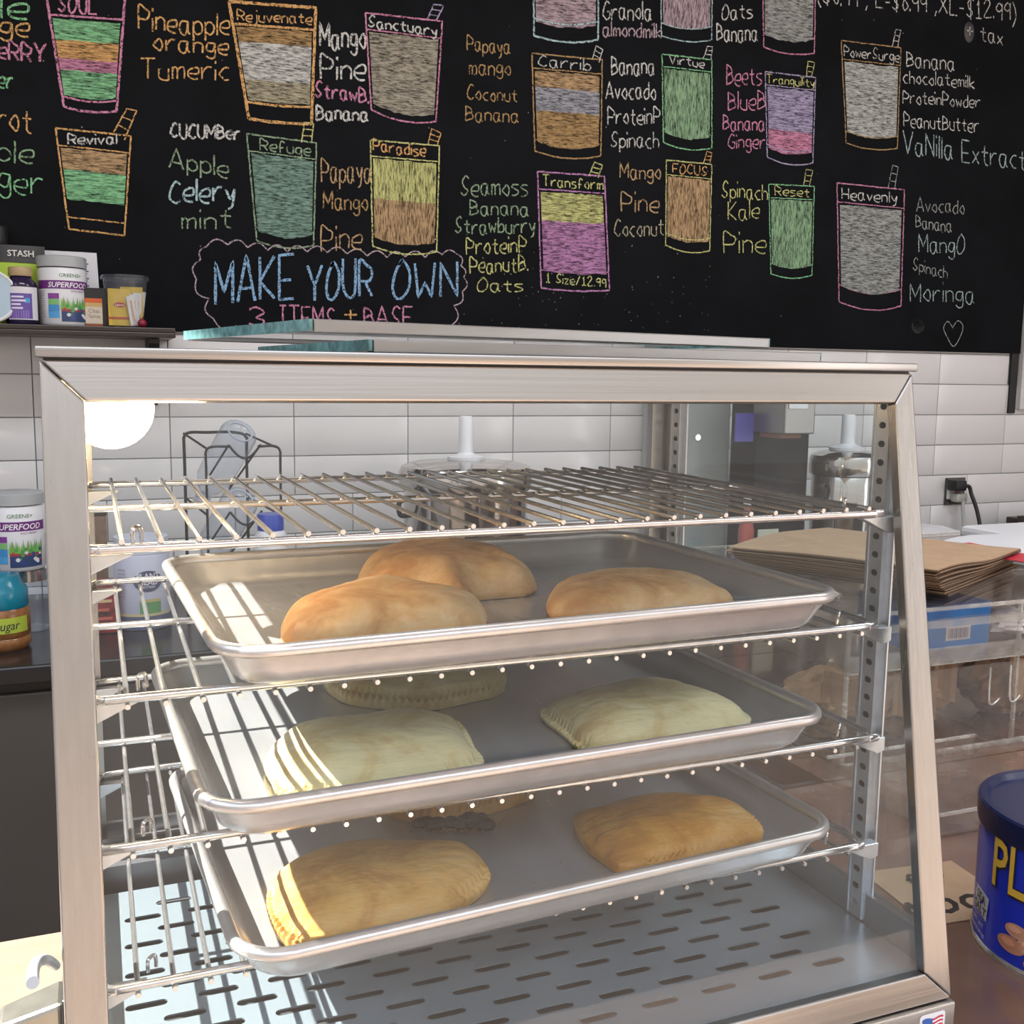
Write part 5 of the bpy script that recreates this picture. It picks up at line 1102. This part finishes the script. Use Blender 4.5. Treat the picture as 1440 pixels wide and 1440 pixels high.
sheet([at(1306, 769, 2, .142), at(1475, 796, 2, .142), at(1475, 786, 2, .142), at(1364, 763, 2, .142)], .001, .001, 5).build('red_print', mat('red_print', (.48, .02, .04), .4), t)
# long white plastic sleeve on the back, spilling off the counter
t = thing('plastic_sleeve', 'crumpled white plastic sleeve on the far side of the bins under the wall socket', 'plastic bag', (1.9, 1.5, ZC))
a, b, c_, d = at(1190, 756, 2, .03), at(1470, 788, 2, .03), at(1470, 766, 2, .03), at(1296, 738, 2, .03)
m = sheet([a, b, c_, d], .006, .010, 8); m.build('film', FILM, t, smooth=True)
MB().box(max(a.x, d.x)+.05, b.x-.05, 1.13, 1.25, CT+.001, .018, c=.02).build('bulk', FILM, t)
t = thing('dark_tray', 'dark flat tray on the back counter at the photo edge', 'tray', (2.45, 1.8, ZC)); a = at(1414, 735, 1, 2.0)
MB().box(a.x, a.x+.5, 1.95, 2.0, ZC, at(1430, 729, 1, 1.95).z, c=.004).build('tray', DARKW, t); MB().box(a.x-.004, a.x+.5, 1.945, 1.95, ZC, at(1430, 727, 1, 1.95).z+.004).build('tray_lip', DARKW, t)

# ---------------------------------------------------------------- big can of nuts
cc = Vector((.3104, .0362, CT)); r_ = .0945; hc = .019-CT+.003
t = thing('nut_can', 'large glossy blue can of nuts with dark plastic lid on the glossy counter', 'can', tuple(cc))
BL = mat('glossy_blue_print', (.012, .03, .42), .18, coat=.4)
MB().lathe([(.001, .001), (r_-.001, .001), (r_+.001, 0), (r_+.001, .004), (r_, .006), (r_, hc-.022), (r_-.001, hc-.018), (.001, hc-.018)], cc, 80).build('can_wall', BL, t, smooth=True)
MB().lathe([(r_+.0016, .0), (r_+.0016, .005), (r_+.0004, .0065)], cc, 80).build('bottom_seam', CHROME, t, smooth=True)
MB().lathe([(r_+.002, hc-.024), (r_+.003, hc-.018), (r_+.003, hc-.002), (r_+.001, hc), (r_-.005, hc), (r_-.008, hc-.005), (.001, hc-.006)], cc, 80).build('lid', mat('navy_lid', (.008, .014, .06), .25), t, smooth=True)
fa = math.atan2(CAM[1]-cc.y, CAM[0]-cc.x)
W_ = wrap(cc, r_+.0006, fa); W2 = wrap(cc, r_+.0011, fa); W3 = wrap(cc, r_+.0016, fa); m = MB()
# lettering: the word runs round the can, only its first letters are in the frame
def bend(fn, du, dv, rise): return lambda u, v: fn(u+du, v+dv+rise*u)
text_mb('PLANTERS', .066, bend(W2, -.0880, .0715, 0), m, .035, 'LEFT', (.03, .02, .02), sx=.62)
text_mb('PLANTERS', .066, bend(W3, -.0885, .0722, 0), m, .010, 'LEFT', (.78, .50, .06), sx=.62)
patch(W_, -.075, .02, .1235, .1255, 10, m, (.75, .72, .5))
a_ = R(-6)
def tilt(fn, u0, v0, ang): return lambda u, v: fn(u0+u*math.cos(ang)-v*math.sin(ang), v0+u*math.sin(ang)+v*math.cos(ang))
pt_ = tilt(W2, -.104, .042, a_)
m.add([pt_(x, y) for x, y in ((-.014, -.011), (.014, -.011), (.014, .013), (-.014, .013))], [(0, 1, 2, 3)], (.78, .80, .84))
pt3 = tilt(W3, -.104, .042, a_); text_mb('SEA', .0115, lambda u, v: pt3(u, v+.003), m, .03, col=(.03, .03, .05)); text_mb('SALT', .0115, lambda u, v: pt3(u, v-.0085), m, .03, col=(.03, .03, .05))
pt4 = tilt(W3, -.108, .018, a_); text_mb('NET WT', .0065, lambda u, v: pt4(u, v+.003), m, .01, col=(.6, .65, .8)); text_mb('56 OZ (1.58 kg)', .005, lambda u, v: pt4(u, v-.004), m, .01, col=(.6, .65, .8))
# printed shelled nuts low on the label
for (u, v, a_, b_, cx_) in ((-.052, .040, .013, .007, (.62, .32, .20)), (-.058, .025, .015, .008, (.55, .25, .15)), (-.036, .030, .015, .009, (.66, .38, .25)), (-.030, .014, .014, .008, (.58, .28, .17)), (-.010, .024, .015, .009, (.62, .32, .20))):
    disc(m, W2, u, v, a_, b_, cx_); disc(m, W3, u-.003, v+.002, a_*.5, b_*.45, tuple(min(1, x*1.35) for x in cx_))
m.build('printed_label', LBL, t, normals=False)
# kraft sign lying on the counter with black handwriting
p1, p2, p3_, p4 = at(1322, 1300, 2, CT+.001), at(1376, 1292, 2, CT+.001), at(1392, 1212, 2, CT+.001), at(1318, 1222, 2, CT+.001)
t = thing('kraft_sign', 'brown card with black brush lettering lying on the counter between case and can', 'sign', tuple((p1+p3_)/2))
ux = (p2-p1).normalized(); vy = Vector((-ux.y, ux.x, 0)); o_ = p1-ux*.012; o_.z = CT+.0005
M_ = Matrix((( ux.x, vy.x, 0, o_.x), (ux.y, vy.y, 0, o_.y), (0, 0, 1, o_.z), (0, 0, 0, 1)))
MB().box(0, .115, 0, .115, 0, .0012, M_).build('card', MATS['kraft_paper'], t)
m = MB(); fmap = lambda u, v: M_ @ Vector((u, v, .0018))
text_mb('wood', .062, lambda u, v: fmap(u+.048, v+.016), m, .012, col=(.02, .015, .012), shear=.25); text_mb('for', .040, lambda u, v: fmap(u+.055, v+.070), m, .006, col=(.02, .015, .012), shear=.25)
m.build('brush_lettering', LBL, t, normals=False)
# clear film wrap beside the bins
t = thing('clear_tray', 'low clear plastic tray lying before the bins beside the nut can', 'tray', (.5, .34, CT))
MB().box(.36, .62, .27, .47, CT+.001, CT+.004).build('tray_floor', ACRY, t)
for x0_, x1_, y0_, y1_ in ((.36, .62, .27, .273), (.36, .62, .467, .47), (.36, .363, .27, .47), (.617, .62, .27, .47)): MB().box(x0_, x1_, y0_, y1_, CT+.001, CT+.03).build('tray_wall', ACRY, t)
MB().box(.358, .622, .267, .2705, CT+.028, CT+.031).build('tray_rim', ACRY_E, t); MB().box(.358, .622, .4665, .4715, CT+.028, CT+.031).build('tray_rim', ACRY_E, t)
